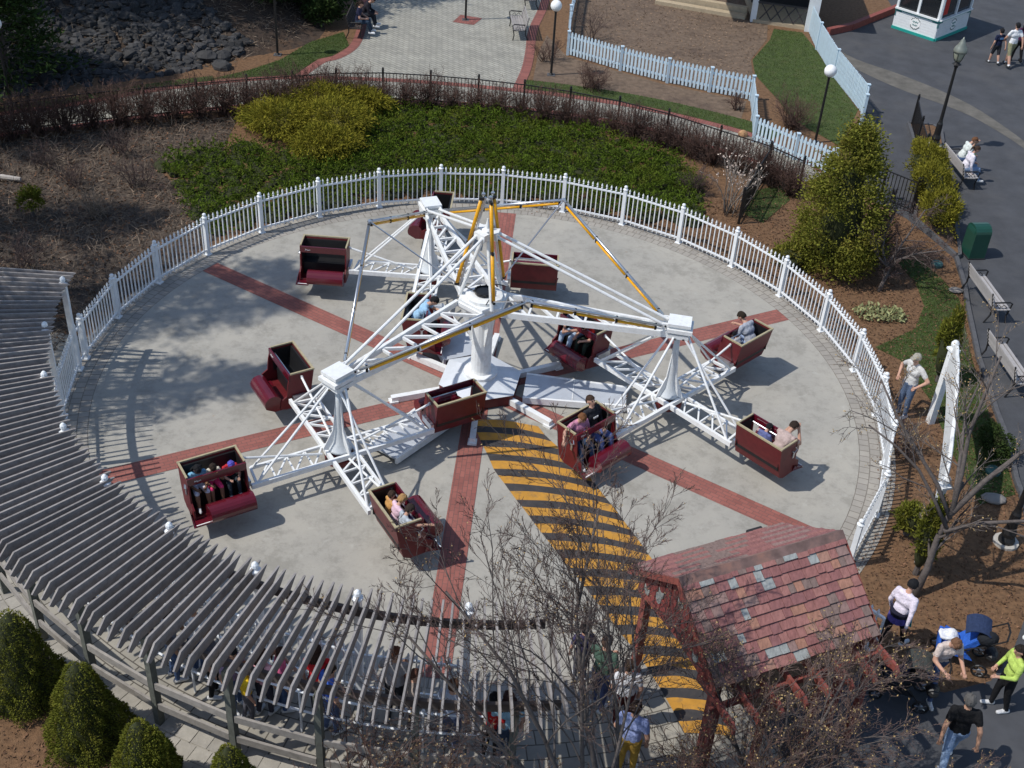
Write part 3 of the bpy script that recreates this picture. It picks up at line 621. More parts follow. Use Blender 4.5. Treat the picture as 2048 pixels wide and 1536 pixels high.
for k in range(3):                                                            # light frames between neighbouring booms
    a0, a1 = AL+120*k, AL+120*(k+1); vt = pol(2.64, a0+60, 4.02)
    s = MB(); yl = MB(); cl = MB()
    for a, sg in ((a0, 1), (a1, -1)):
        st = pol(4.0, a)+pol(.22, a+90*sg)+V(0, 0, 2.62); s.tube(st, vt, .034, n=7); dn = V(0, 0, -.085)
        for i in range(3): yl.tube(st.lerp(vt, .06+i*.31)+dn, st.lerp(vt, .06+i*.31+.285)+dn, .033, n=7)
        for i in range(4): cl.bar(st.lerp(vt, .045+i*.308)+dn*1.5, st.lerp(vt, .045+i*.308)-dn*.45, .03, .05)
    s.split('frame_tube', M['steel'], ride, smooth=True); yl.split('light_tube', M['yellow'], ride, smooth=True); cl.split('tube_clamp', M['blackmetal'], ride)
    s = MB(); s.tube(pol(.58, a0+60, 2.75), vt, .018, n=6); s.ball(vt, .05, 6, 5); s.build('frame_brace', M['steel'], ride)
    s = MB(); yl = MB(); cl = MB(); p0, p1 = pol(.62, a0+60, 2.72), pol(.12, a0+60, 5.0); off = pol(.05, a0+60)
    s.tube(p0-off, p1-off, .03, n=7); s.ball(p1+V(0, 0, .07), .045, 6, 5)
    for i in range(2): yl.tube(p0.lerp(p1, .04+i*.48)+off*.6, p0.lerp(p1, .04+i*.48+.44)+off*.6, .042, n=7); 
    for i in range(3): cl.bar(p0.lerp(p1, .02+i*.48)-off, p0.lerp(p1, .02+i*.48)+off*1.6, .05, .06)
    s.build('mast_tube', M['steel'], ride); yl.split('mast_light', M['yellow'], ride, smooth=True); cl.split('tube_clamp', M['blackmetal'], ride)
# ================================================================ WHITE RAILING ROUND THE RIDE
RF = 9.35; TH0, DTH = 179.206, 11.2184
fence = empty('white_railing'); tag(fence, 'curved white metal railing with spear-topped pickets ringing the ride pad', 'railing')
b = MB(); b.box((0, 0, .55), (.026, .026, .94)); b.lathe([(.014, 1.02), (.03, 1.05), (.014, 1.07), (.03, 1.10), (.026, 1.13), (.004, 1.185)], 6); b.build('picket', M['fencewhite']); pk_me = COL.objects['picket'].data; bpy.data.objects.remove(COL.objects['picket'])
b = MB(); b.box((0, 0, .56), (.1, .1, 1.12)); b.box((0, 0, .015), (.17, .17, .03)); b.lathe([(.06, 1.12), (.08, 1.14), (.06, 1.16), (.03, 1.17), (.05, 1.2), (.055, 1.225), (.04, 1.25), (.01, 1.265)], 8); post0 = b.build('post', M['fencewhite'], fence); post_me = post0.data
def panel(root, p, q, npk, parts=True, postm=True, rail=M['fencewhite']):
    d = Vector((q[0]-p[0], q[1]-p[1])); L = d.length; a = math.atan2(d.y, d.x)
    for z in (.98, .16): r = MB(); r.box((0, 0, 0), (L-.09, .04, .045)); o = r.build('rail', rail, root); o.location = ((p[0]+q[0])/2, (p[1]+q[1])/2, z); o.rotation_euler = (0, 0, a)
    for i in range(npk):
        t = (i+1)/(npk+1); o = obj('picket', pk_me, root, (p[0]+d.x*t, p[1]+d.y*t, 0), (0, 0, a+random.uniform(-.03, .03)))
FP = [tuple(pol(RF, TH0-DTH*k)[:2]) for k in range(20)]
for k, p in enumerate(FP):
    if k == 0: post0.location = (*p, 0); post0.rotation_euler = (0, 0, R_(TH0))
    else: obj('post', post_me, fence, (*p, 0), (0, 0, R_(TH0-DTH*k)))
    if k: panel(fence, FP[k-1], p, 12)
TALL = [-177.9+11.22*n for n in range(9)]
TPs = [tuple(pol(RF+.02, a)[:2]) for a in TALL]
panel(fence, FP[0], TPs[0], 2)
for n in range(3): panel(fence, TPs[n], TPs[n+1], 12)
b = MB()
for n in range(3, 8):
    p, q = Vector(TPs[n]), Vector(TPs[n+1])
    for i in range(12):
        c = p.lerp(q, (i+1)/13); b.box((c.x, c.y, .55), (.026, .026, .94)); b.lathe([(.014, 1.02), (.03, 1.05), (.014, 1.07), (.03, 1.1), (.004, 1.185)], 5, (c.x, c.y, 0))
    for z in (.98, .16): b.bar((*p, z), (*q, z), .04, .045)
o = b.build('picket_run', M['fencewhite'], fence); o['kind'] = 'stuff'
gate = empty('railing_gate', (7.33, -7.24, 0)); tag(gate, 'short open white railing gate beside the shingled shelter', 'gate')
b = MB(); a = Vector((0, 0, 0)); q = Vector((.40, -.40, 0)); b.bar(a+V(0, 0, 1.05), q+V(0, 0, 1.05), .05, .05); b.bar(a+V(0, 0, .15), q+V(0, 0, .15), .05, .05); b.tube(q, q+V(0, 0, 1.07), .025); b.build('frame', M['fencewhite'], gate)
for i in range(4): c = a.lerp(q, i/4); obj('picket', pk_me, gate, (c.x, c.y, 0))
# ================================================================ PERGOLA OVER THE QUEUE
perg = empty('curved_pergola'); tag(perg, 'long curved pergola of weathered grey rafters over the ride queue', 'pergola')
b = MB(); b.box((0, 0, 1.15), (.115, .115, 2.3)); b.lathe([(.07, 2.3), (.1, 2.32), (.1, 2.36), (.05, 2.38), (.05, 2.4), (.065, 2.43), (.06, 2.48), (.03, 2.52), (.01, 2.53)], 8); b.box((0, 0, .02), (.19, .19, .04)); tp = b.build('white_post', M['fencewhite'], perg); tp.location = (*TPs[0], 0)
for n in range(1, 9): obj('white_post', tp.data, perg, (*TPs[n], 0), (0, 0, R_(TALL[n])))
tp.rotation_euler = (0, 0, R_(TALL[0]))
for (r, z0, hgt, nm) in ((9.47, 2.05, .17, 'inner_beam'), (11.12, 2.04, .17, 'outer_beam')):
    b = MB(); N = 40; P = arc(r, -181, -80.5, N)
    for i in range(N): b.bar((*P[i], z0+hgt/2), (*P[i+1], z0+hgt/2), .06, hgt)
    b.build(nm, mat('beam_wood', (.10, .085, .08), .85, var=.25, scale=7), perg)
pf = [(9.2, 2.42), (9.26, 2.43), (11.44, 2.43), (11.66, 2.2), (11.6, 2.13), (11.36, 2.22), (9.46, 2.22)]
b = MB(); b.extr([(r-10, -.017, z) for r, z in pf], (0, .034, 0)); rf = b.build('rafter', M['wood'], perg); NR = 96
for i in range(NR):
    a = -180.2+100*i/(NR-1)+random.uniform(-.05, .05); o = rf if i == 0 else obj('rafter', rf.data, perg)
    rr = 10+random.uniform(-.03, .03); o.location = (rr*math.cos(R_(a)), rr*math.sin(R_(a)), random.uniform(-.012, .0)); o.rotation_euler = (random.uniform(-.012, .012), 0, R_(a+random.uniform(-.25, .25)))
OP = [-153.9+7.75*i for i in range(10)]
b = MB(); b.box((0, 0, 1.05), (.13, .11, 2.1)); op = b.build('timber_post', M['woodpost'], perg)
for i, a in enumerate(OP):
    o = op if i == 0 else obj('timber_post', op.data, perg); o.location = pol(11.22, a); o.rotation_euler = (0, 0, R_(a))
for i in range(len(OP)-1):
    for z in (1.0, .5):
        b = MB(); b.bar(pol(11.25, OP[i]+.35, z), pol(11.25, OP[i+1]-.35, z), .045, .15); b.build('rail_board', M['woodrail'], perg)
qr = empty('queue_barrier'); tag(qr, 'low white tube barrier dividing the queue under the pergola', 'barrier')
for (rr, a0, a1, nm) in ((10.42, -172, -86, 0),):
    N = 30
    for z in (1.02, .55):
        b = MB(); P = arc(rr, a0, a1, N); b.path([(*p, z) for p in P], [.022]*len(P), 6); b.build('tube_rail', M['fencewhite'], qr)
    for i in range(0, N+1, 2): b = MB(); b.tube(pol(rr, a0+(a1-a0)*i/N), pol(rr, a0+(a1-a0)*i/N, 1.04), .022); b.ball(pol(rr, a0+(a1-a0)*i/N, 1.08), .035, 6, 5); b.build('tube_post', M['fencewhite'], qr)
# ================================================================ BLACK METAL FENCES
b = MB(); b.box((0, 0, .52), (.02, .02, 1.0)); bpk = b.build('picket', M['blackmetal']); bpk_me = bpk.data; bpk_me.name = 'black_picket'; bpy.data.objects.remove(bpk)
b = MB(); b.box((0, 0, .56), (.065, .065, 1.12)); b.box((0, 0, 1.13), (.08, .08, .02)); b.ball((0, 0, 1.18), .04, 6, 5); bp_ = b.build('post', M['blackmetal']); bpost_me = bp_.data; bpy.data.objects.remove(bp_)
def black_fence(name, pts, label, step=.115, pickets=True, rings=False):
    root = empty(name); tag(root, label, 'fence')
    for i, p in enumerate(pts):
        obj('post', bpost_me, root, (*p, 0))
        if i:
            q = pts[i-1]; d = Vector((p[0]-q[0], p[1]-q[1])); a = math.atan2(d.y, d.x)
            b = MB()
            for z in (1.02, .12): b.bar((*q, z), (*p, z), .03, .03)
            b.split('rail', M['blackmetal'], root)
            n = int(d.length/step)
            for k in range(1, n): obj('picket', bpk_me, root, (q[0]+d.x*k/n, q[1]+d.y*k/n, 0), (0, 0, a))
    return root
BF = [(-17.6, 10.6), (-16.2, 11.45), (-14.94, 12.21), (-13.38, 13.05), (-11.79, 13.75), (-10.23, 14.4), (-8.72, 15.05), (-7.3, 15.6), (-5.9, 16.1), (-4.35, 16.42), (-2.72, 16.48), (-1.07, 16.4), (.5, 16.22), (2.07, 15.89), (3.71, 15.35), (5.30, 14.58), (6.91, 13.5), (8.4, 12.55), (9.3, 11.6)]
black_fence('black_fence', BF, 'long curved black metal fence between the brick walk and the juniper bed')
black_fence('black_fence', [(7.15, 9.15), (7.75, 10.8), (8.4, 12.45)], 'short black fence running from the white railing up to the brick walk', .1)
black_fence('black_fence', [(10.9, 11.75), (11.8, 11.35), (12.6, 10.6)], 'short black gate fence between the holly tree and the planter bed', .12)
black_fence('black_fence', [(14.15, 17.3), (13.85, 15.4), (13.7, 14.0), (13.2, 12.2), (12.68, 10.6)], 'black fence along the narrow planter beside the lamp post', .14)
# ================================================================ PALE PICKET FENCES
def picket_me(hh):
    b = MB(); b.extr([(-.042, -.01, .04), (.042, -.01, .04), (.042, -.01, hh-.06), (.02, -.01, hh-.012), (0, -.01, hh), (-.02, -.01, hh-.012), (-.042, -.01, hh-.06)], (0, .02, 0)); o = b.build('picket', M['picketblue']); me = o.data; bpy.data.objects.remove(o); return me
def picket_fence(name, pts, label, hh, step=.145):
    root = empty(name); tag(root, label, 'fence'); me = picket_me(hh)
    b = MB(); b.box((0, 0, hh*.5), (.1, .1, hh)); b.box((0, 0, hh+.015), (.13, .13, .03)); po = b.build('post', M['picketblue']); pme = po.data; bpy.data.objects.remove(po)
    for i, p in enumerate(pts):
        obj('post', pme, root, (*p, 0))
        if i:
            q = pts[i-1]; d = Vector((p[0]-q[0], p[1]-q[1])); a = math.atan2(d.y, d.x); nrm = Vector((-d.y, d.x)).normalized()*.03
            b = MB()
            for z in (hh*.78, hh*.25): b.bar((q[0]+nrm.x, q[1]+nrm.y, z), (p[0]+nrm.x, p[1]+nrm.y, z), .035, .08)
            b.split('rail', M['picketblue'], root); n = max(2, int(d.length/step))
            for k in range(1, n): obj('picket', me, root, (q[0]+d.x*k/n, q[1]+d.y*k/n, random.uniform(-.01, .01)), (0, random.uniform(-.01, .01), a))
    return root
picket_fence('picket_fence', [(2.5, 31), (2.3, 28.2), (2.1, 25), (2.02, 21.99), (4.0, 20.75), (5.7, 19.85), (7.2, 19.25), (8.64, 18.7), (8.5, 16.9), (8.3, 15.1), (9.5, 13.9), (10.6, 12.9)], 'pale blue-white picket fence zigzagging between the brick walk and the leafy bed', .92)
picket_fence('picket_fence', [(11.98, 26.9), (11.97, 24.4), (12.13, 21.5), (12.58, 18.15), (12.35, 17.2)], 'pale picket fence between the lawn and the asphalt, ending at a corner post', 1.1, .12)
# ================================================================ PLANTS
def nrm3(D): return D/(np.linalg.norm(D, axis=1)[:, None]+1e-9)
JUN = [(-4.3, 15.9), (-0.28, 15.8), (3.0, 14.75), (5.4, 13.4), (6.2, 11.9), (5.9, 8.6), (4.7, 8.95), (3.6, 9.2), (1.9, 9.65), (0, 9.8), (-1.9, 9.62), (-3.6, 9.1), (-5.2, 8.2), (-6.7, 7.1), (-7.8, 6.1), (-8.9, 7.6), (-9.6, 9.2), (-10.5, 10.4), (-9.4, 11.6), (-8.2, 12.2), (-6.9, 11.6), (-5.6, 11.0), (-4.6, 12.4), (-4.4, 14)]
def mound_z(x, y): return .30+.13*np.sin(1.7*x+.6*y)+.10*np.sin(2.9*y-1.3*x+1)+.07*np.sin(5.1*x+2)*np.sin(4.3*y)
def juniper():
    nb = 8200; P = scatter(JUN, nb); z = mound_z(P[:, 0], P[:, 1]); dens = np.clip((z-.02)/.3, .25, 1)
    keep = rng.uniform(size=nb) < np.where(P[:, 0] < -6.5, .7, 1.0); P, z, = P[keep], z[keep]; nb = len(P)
    k = 15; az = rng.uniform(0, 2*np.pi, nb); el = rng.uniform(.15, .75, nb); ax = np.c_[np.cos(az)*np.cos(el), np.sin(az)*np.cos(el), np.sin(el)]; ln = rng.uniform(.25, .5, nb)
    t = rng.uniform(.1, 1, (nb, k)); C = np.c_[P, z*rng.uniform(.35, .75, nb)][:, None, :]+ax[:, None, :]*(t*ln[:, None])[..., None]
    D = ax[:, None, :]*.9+rng.normal(size=(nb, k, 3))*.5; C = C.reshape(-1, 3); D = nrm3(D.reshape(-1, 3))
    v, q = leafquads(C, D, rng.uniform(.05, .11, len(C)), rng.uniform(.010, .019, len(C))); stuff('juniper_cover', v, q, M['juniper'], 'low spreading green juniper filling the bed behind the white railing', 'juniper')
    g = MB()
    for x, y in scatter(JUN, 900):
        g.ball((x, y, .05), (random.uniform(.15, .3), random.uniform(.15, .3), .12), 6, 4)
    o = g.build('juniper_shade', M['sprucein']); tag(o, 'dark painted-shade undergrowth beneath the spreading juniper', 'underfill', kind='stuff')  # dark lumps that paint in the shade beneath the sprays
juniper()
def leafy(name, label, cat, loc, rx, ry, rz, n, ln, wd, m, group=None, up=.2, shell=.75, stem=True, core=M['sprucein'], lump=.16, droop=0, zc=None):
    root = empty(name, loc); tag(root, label, cat, group); zc = rz*.55 if zc is None else zc
    nc = max(24, n//60); dc = rand_dirs(nc); ix = rng.integers(0, nc, n); d = nrm3(dc[ix]+rng.normal(size=(n, 3))*.15); d[:, 2] = np.where(d[:, 2] < -.35, -d[:, 2], d[:, 2]); s = random.random()*9; cl = rng.uniform(.74, 1.14, nc)
    lp = 1+lump*np.sin(4*d[:, 0]+s+3*d[:, 2])*np.sin(4*d[:, 1]-s)+lump*.6*np.sin(9*d[:, 0]+s)*np.sin(8*d[:, 2]+s)
    r = rng.uniform(shell, 1.03, n)*lp*cl[ix]; C = d*r[:, None]*[rx, ry, rz*.55]+[0, 0, zc]
    D = nrm3(d*[1, 1, .8]+rng.normal(size=(n, 3))*.55+[0, 0, up-droop]); C[:, 2] = np.maximum(C[:, 2], .02)
    v, q = leafquads(C, D, rng.uniform(ln*.6, ln*1.3, n), rng.uniform(wd*.7, wd*1.2, n)); npmesh('foliage', v, q, m, root)
    if core is not None: b = MB(); b.ball((0, 0, zc), (rx*.72, ry*.72, rz*.4), 10, 7); b.build('shade_core', core, root, smooth=True)  # solid core, its dark colour standing in for shade between leaves
    if stem: b = MB(); b.path([(0, 0, 0), (.03, .02, zc*.5), (0, 0, zc)], [.06, .05, .03], 6); b.build('stem', M['bark'], root)
    return root
for i, (x, y, rx, ry, rz, lb) in enumerate([(-7.3, 13.4, 1.35, 1.2, .85, 'golden feathery shrub at the left edge of the yellow group'), (-6.2, 14.9, 1.35, 1.1, .9, 'golden feathery shrub at the back of the yellow group by the fence'), (-5.0, 15.2, 1.1, .9, .75, 'golden feathery shrub at the right rear of the yellow group'), (-5.6, 13.5, 1.4, 1.3, .9, 'largest golden feathery shrub in the middle of the yellow group'), (-5.6, 12.0, 1.15, 1.15, .7, 'golden feathery shrub at the front of the yellow group near the railing')]):
    leafy('golden_shrub', lb, 'shrub', (x, y, 0), rx, ry, rz, 9000, .15, .016, M['gold'], 'golden shrubs in the juniper bed', droop=.45, core=mat('golden_shade', (.10, .085, .012), .9))  # core is the gold darkened, painting shade into the gaps
# clipped dwarf spruces along the pergola
def spruce(loc, h, r, label, twin=False, n=24000):
    root = empty('dwarf_spruce', loc); tag(root, label, 'spruce', 'dwarf spruces along the pergola'); s = random.random()*10
    def surf(th, t):
        rr = r*np.sqrt(np.clip(1-t, 0, 1))*(1-.22*t)*(1+.09*np.sin(4*th+6*t+s)+.08*np.sin(7*th-11*t+s)+.06*np.sin(13*th+23*t)); return rr
    t = 1-np.sqrt(rng.uniform(0, 1, n)); t = np.clip(t*1.0, 0, .995); th = rng.uniform(0, 2*np.pi, n); rr = surf(th, t)*rng.uniform(.9, 1.03, n)
    C = np.c_[rr*np.cos(th), rr*np.sin(th), .08+t*(h-.08)]; D = nrm3(np.c_[np.cos(th), np.sin(th), .55+0*th]+rng.normal(size=(n, 3))*.5)
    if twin: C2 = C[:n//4]*[.5, .5, .55]+[.24, -.05, h*.42]; C = np.vstack([C, C2]); D = np.vstack([D, D[:n//4]])
    v, q = leafquads(C, D, rng.uniform(.025, .055, len(C)), rng.uniform(.006, .011, len(C))); npmesh('foliage', v, q, M['spruce'], root)
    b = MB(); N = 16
    b.lathe([(r*.84*math.sqrt(1-k/10)*(1-.22*k/10)+.005, .08+(h-.1)*k/10) for k in range(11)], N); b.build('shade_core', M['sprucein'], root, smooth=True)  # dark cone that paints shade behind the needles
    b = MB(); b.tube((0, 0, 0), (0, 0, .2), .06); b.build('trunk', M['bark'], root)
spruce((-7.15, -9.75, 0), 2.0, .70, 'tallest clipped cone-shaped spruce at the left edge beside the pergola')
spruce((-5.78, -10.62, 0), 1.9, .66, 'cone-shaped spruce second from the left along the pergola')
spruce((-4.55, -11.55, 0), 1.8, .60, 'two-headed cone-shaped spruce, third along the pergola', True)
spruce((-3.12, -11.85, 0), 1.75, .52, 'slim rounded spruce, fourth along the pergola')
spruce((-2.0, -12.3, 0), 1.75, .55, 'spruce whose tip just shows at the bottom edge of the photo')
# holly tree
def holly():
    root = empty('holly_tree', (9.5, 6.9, 0)); tag(root, 'tall bushy yellow-green evergreen tree beside the asphalt walk', 'tree'); h = 4.0; nc = 260; per = 110
    t = rng.uniform(.0, 1, nc)**1.15; th = rng.uniform(0, 2*np.pi, nc); prof = np.interp(t, [0, .12, .35, .6, .85, 1], [.7, 1.12, 1.1, .82, .42, .05])
    rr = prof*rng.uniform(.7, 1.12, nc); cc = np.c_[rr*np.cos(th), rr*np.sin(th), .2+t*h]; sz = rng.uniform(.10, .21, nc)
    C = cc[:, None, :]+rng.normal(size=(nc, per, 3))*sz[:, None, None]; out = np.c_[np.cos(th), np.sin(th), .35+0*th]; D = nrm3((out[:, None, :]+rng.normal(size=(nc, per, 3))*.7).reshape(-1, 3)); C = C.reshape(-1, 3)
    v, q = leafquads(C, D, rng.uniform(.06, .13, len(C)), rng.uniform(.015, .028, len(C))); npmesh('crown', v, q, M['holly'], root)
    b = MB(); b.lathe([(.35, .3), (.6, .8), (.55, 1.7), (.38, 2.6), (.16, 3.5), (.04, 3.8)], 10); b.build('shade_core', M['sprucein'], root, smooth=True)  # dark core painted as shade within the crown
    b = MB(); b.path([(0, 0, 0), (.03, 0, .6), (0, .03, 2.5), (0, 0, 3.8)], [.11, .09, .06, .02], 7); b.build('trunk', M['bark'], root)
holly()
for i, (x, y, rx, ry, rz, lb) in enumerate([(13.4, 12.6, .6, .95, 1.15, 'yellow-green yew in the planter nearest the seated pair'), (13.15, 11.0, .6, .95, 1.2, 'yellow-green yew in the middle of the narrow planter'), (13.05, 9.4, .55, .9, 1.1, 'yellow-green yew in the planter nearest the green bin')]):
    leafy('yew_shrub', lb, 'shrub', (x, y, .1), rx, ry, rz, 5500, .10, .016, M['yew'], 'yews in the planter', up=.5)
leafy('small_cypress', 'slim dark cypress on the lawn behind the man in the cap', 'shrub', (11.2, 1.55, 0), .28, .3, 1.9, 3200, .11, .016, M['spruce'], up=.8, zc=.95)
leafy('small_cypress', 'slim dark cypress behind the leaning bare trunk at the end of the white arch', 'shrub', (9.08, -5.32, 0), .24, .24, 1.9, 3000, .1, .016, M['spruce'], up=.8, zc=.95)
leafy('boxwood', 'small dark evergreen at the foot of the bare tree on the bark bed', 'shrub', (9.15, -4.15, 0), .36, .36, .75, 2200, .08, .016, M['spruce'])
leafy('boxwood', 'low dark evergreen beside the kerb near the green spotlight', 'shrub', (11.75, -1.2, 0), .42, .62, .6, 2600, .07, .016, M['darkleaf'])
leafy('boxwood', 'yellowish low shrub at the foot of the holly tree by the railing', 'shrub', (8.3, 6.7, 0), .6, .5, .6, 2200, .10, .02, M['holly'], shell=.5)
leafy('boxwood', 'small green bush among dry stalks left of the railing', 'shrub', (-13.0, 6.7, 0), .4, .4, .9, 1500, .1, .02, M['spruce'], shell=.4, core=None)
def perennial():
    root = empty('young_plant', (10.35, 4.45, 0)); tag(root, 'low pale variegated plant on the round mulch bed', 'plant'); n = 420; a = rng.uniform(0, 6.28, n); r = np.sqrt(rng.uniform(0, 1, n))*.55
    C = np.c_[r*np.cos(a)*1.3, r*np.sin(a)*.7, rng.uniform(.03, .16, n)]; D = nrm3(rng.normal(size=(n, 3))+[0, 0, .8]); v, q = leafquads(C, D, rng.uniform(.08, .15, n), .03); npmesh('foliage', v, q, mat('pale_leaf', (.26, .27, .12), .7, island=.3), root)
perennial()
# ---- bare trees
def grow(segs, p, d, L, r, lev, mx, cfg, rn):
    n = 4 if lev < 2 else 3; pts = [p]; rad = [r]; dd = d.copy()
    for i in range(n):
        dd = (dd+Vector((rn.gauss(0, 1), rn.gauss(0, 1), rn.gauss(0, 1)))*cfg['wig']+Vector((0, 0, cfg['lift']*(1 if lev > 0 else .3)))).normalized(); pts.append(pts[-1]+dd*(L/n)); rad.append(r*(1-.62*(i+1)/n) if lev < mx else r*(1-.8*(i+1)/n))
    segs[lev].append((pts, rad))
    if lev < mx:
        k = cfg['kids'][lev]; k = k+rn.randint(-1, 1) if k > 3 else k
        for j in range(k):
            t = cfg['t0'] + (1-cfg['t0'])*(j+rn.random())/k; x = t*n; i = min(int(x), n-1); q = pts[i].lerp(pts[i+1], x-i); ra = rad[i]+(rad[i+1]-rad[i])*(x-i)
            ax = (pts[i+1]-pts[i]).normalized(); o = ax.orthogonal().normalized(); o.rotate(__import__('mathutils').Quaternion(ax, rn.random()*6.283)); an = cfg['ang']*rn.uniform(.7, 1.3)
            nd = (ax*math.cos(an)+o*math.sin(an)).normalized(); grow(segs, q, nd, L*cfg['len']*rn.uniform(.7, 1.15)*(1.1-.45*t), max(ra*cfg['rad'], cfg['rmin']), lev+1, mx, cfg, rn)
def bare_tree(name, label, cat, loc, stems, cfg, mx, seed, bark, twig, bud=None, budn=1, group=None, budsize=.02):
    rn = random.Random(seed); root = empty(name, loc); tag(root, label, cat, group); segs = [[] for _ in range(mx+1)]
    for (p, d, L, r) in stems: grow(segs, Vector(p), Vector(d).normalized(), L, r, 0, mx, cfg, rn)
    b = MB()
    for pts, rad in segs[0]: b.path(pts, rad, 8)
    b.build('trunk', bark, root, smooth=True)
    b = MB()
    for l in range(1, mx-1):
        for pts, rad in segs[l]: b.path(pts, rad, 5, cap=False)
    b.build('branches', bark, root, smooth=True)
    Vs, Qs, off = [], [], 0; tips = []
    tw = MB()
    for l in (mx-1, mx):
        for pts, rad in segs[l]: tw.path(pts, rad, 3, cap=False); tips += pts[1:]
    tw.build('twigs', twig, root)['kind'] = 'stuff'
    if bud is not None:
        T = np.array([tuple(p) for p in tips]); T = T[rng.uniform(size=len(T)) < budn]; D = rand_dirs(len(T)); D[:, 2] += .5; D = nrm3(D); v, q = leafquads(T, D, budsize*rng.uniform(.8, 1.6, len(T)), budsize*.4); npmesh('buds', v, q, bud, root)['kind'] = 'stuff'
    return root
cfgA = dict(wig=.15, lift=.05, kids=[11, 7, 6, 5], ang=.5, len=.46, rad=.5, rmin=.0042, t0=.34)
bare_tree('bare_tree', 'bare many-stemmed tree in front of the pergola and striped walkway', 'tree', (2.55, -12.2, 0), [((0, 0, 0), (-.12, .12, 1), 5.9, .046), ((.1, .05, 0), (.08, .04, 1), 6.1, .05), ((-.1, 0, 0), (-.22, .14, 1), 6.0, .045), ((.15, 0, 0), (.16, .18, 1), 5.4, .04), ((0, .1, 0), (-.02, .26, 1), 5.4, .04), ((-.05, -.1, 0), (-.34, .22, 1), 5.2, .035)], cfgA, 4, 5, M['bark'], M['twig'], M['bud'], .03)
cfgB = dict(wig=.18, lift=.05, kids=[11, 8, 6, 4], ang=.6, len=.54, rad=.52, rmin=.0044, t0=.2)
bare_tree('bare_tree', 'low spreading bare tree with yellow buds in front of the shingled shelter', 'tree', (5.0, -11.75, 0), [((0, 0, 0), (.35, .2, 1), 3.3, .042), ((.1, 0, 0), (-.3, .22, 1), 3.2, .038), ((0, .1, 0), (.75, .08, .9), 3.0, .034), ((0, 0, 0), (.05, .45, .9), 2.9, .036), ((-.1, 0, 0), (-.75, .05, .9), 2.6, .034)], cfgB, 4, 9, M['bark'], mat('pale_twig', (.105, .07, .06), .9, var=.3, island=.3), M['bud'], .10, budsize=.03)
bare_tree('bare_shrub', 'dense dark red-brown twiggy shrub at the bottom edge before the pergola', 'shrub', (.2, -12.2, 0), [((random.uniform(-1.6, 2.2), random.uniform(-.3, .4), 0), (random.uniform(-.4, .4), random.uniform(-.2, .4), 1), random.uniform(1.3, 2.0), .02) for _ in range(26)], dict(wig=.22, lift=.03, kids=[9, 6, 4], ang=.7, len=.5, rad=.6, rmin=.005, t0=.2), 3, 15, M['redtwig'], M['redtwig'], M['bud'], .08, budsize=.025)
bare_tree('bare_shrub', 'dense reddish twiggy shrub at the bottom edge below the shelter', 'shrub', (4.0, -12.6, 0), [((random.uniform(-1.2, 2.0), random.uniform(-.3, .5), 0), (random.uniform(-.4, .4), random.uniform(-.2, .4), 1), random.uniform(1.6, 2.6), .02) for _ in range(30)], dict(wig=.22, lift=.03, kids=[9, 6, 4], ang=.65, len=.5, rad=.6, rmin=.005, t0=.2), 3, 17, M['redtwig'], M['redtwig'], M['bud'], .06, budsize=.025)
bare_tree('bare_tree', 'slim bare tree with leaning trunk on the bark bed at right', 'tree', (8.92, -5.94, 0), [((0, 0, 0), (.12, .08, 1), 2.6, .085), ((.25, .18, 2.0), (.12, .35, 1), 3.2, .055), ((.27, .2, 2.05), (.55, .3, .9), 3.3, .06), ((.25, .18, 1.9), (-.28, .42, .9), 3.0, .045), ((.2, .15, 1.6), (.9, -.05, .55), 2.6, .045), ((.22, .15, 1.7), (-.75, .2, .7), 2.6, .04), ((.27, .2, 2.0), (.2, .9, .7), 2.8, .045)], dict(wig=.13, lift=.03, kids=[6, 6, 5, 3], ang=.6, len=.5, rad=.5, rmin=.0055, t0=.25), 3, 21, M['bark'], mat('grey_twig', (.13, .11, .10), .9, var=.3, island=.3), M['bud'], .30, budsize=.03)
bare_tree('bare_tree', 'small bare tree standing in the round mulch bed by the railing', 'tree', (10.64, 5.75, 0), [((0, 0, 0), (.05, .15, 1), 1.0, .07), ((.05, .1, .75), (-.4, .4, .9), 1.7, .04), ((.05, .1, .8), (.35, .5, 1), 1.8, .04), ((.05, .1, .7), (.8, .1, .7), 1.6, .035), ((.05, .1, .75), (-.75, .1, .7), 1.6, .035)], dict(wig=.18, lift=.02, kids=[10, 9, 6, 3], ang=.7, len=.52, rad=.55, rmin=.0065, t0=.15), 3, 31, M['bark'], M['twig'])
bare_tree('bare_shrub', 'pale leafless shrub with whitish buds beside the railing post', 'shrub', (6.95, 9.75, 0), [((random.uniform(-.2, .2), random.uniform(-.2, .2), 0), (random.uniform(-.5, .5), random.uniform(-.4, .4), 1), random.uniform(1.3, 1.9), .016) for _ in range(15)], dict(wig=.15, lift=.04, kids=[5, 4, 3], ang=.5, len=.4, rad=.6, rmin=.004, t0=.35), 2, 41, mat('pale_bark', (.2, .175, .15), .9), mat('pale_twig2', (.2, .175, .15), .9), M['petal'], .25, budsize=.05)
def twiggy(loc, rx, h, n, label, seed, m=M['redtwig'], nm='bare_shrub', group=None):
    rn = random.Random(seed); return bare_tree(nm, label, 'shrub', loc, [((rn.uniform(-.3, .3)*rx, rn.uniform(-.3, .3)*rx, 0), (rn.uniform(-.8, .8)*rx, rn.uniform(-.8, .8)*rx, 1), h*rn.uniform(.7, 1.1), .012) for _ in range(n)], dict(wig=.2, lift=.03, kids=[6, 5, 3], ang=.65, len=.5, rad=.65, rmin=.0045, t0=.2), 2, seed, m, m, group=group)
twiggy((2.9, 18.7, 0), 1.0, .9, 34, 'rounded red-brown bare bush between the globe lamp and the grass edge', 51)
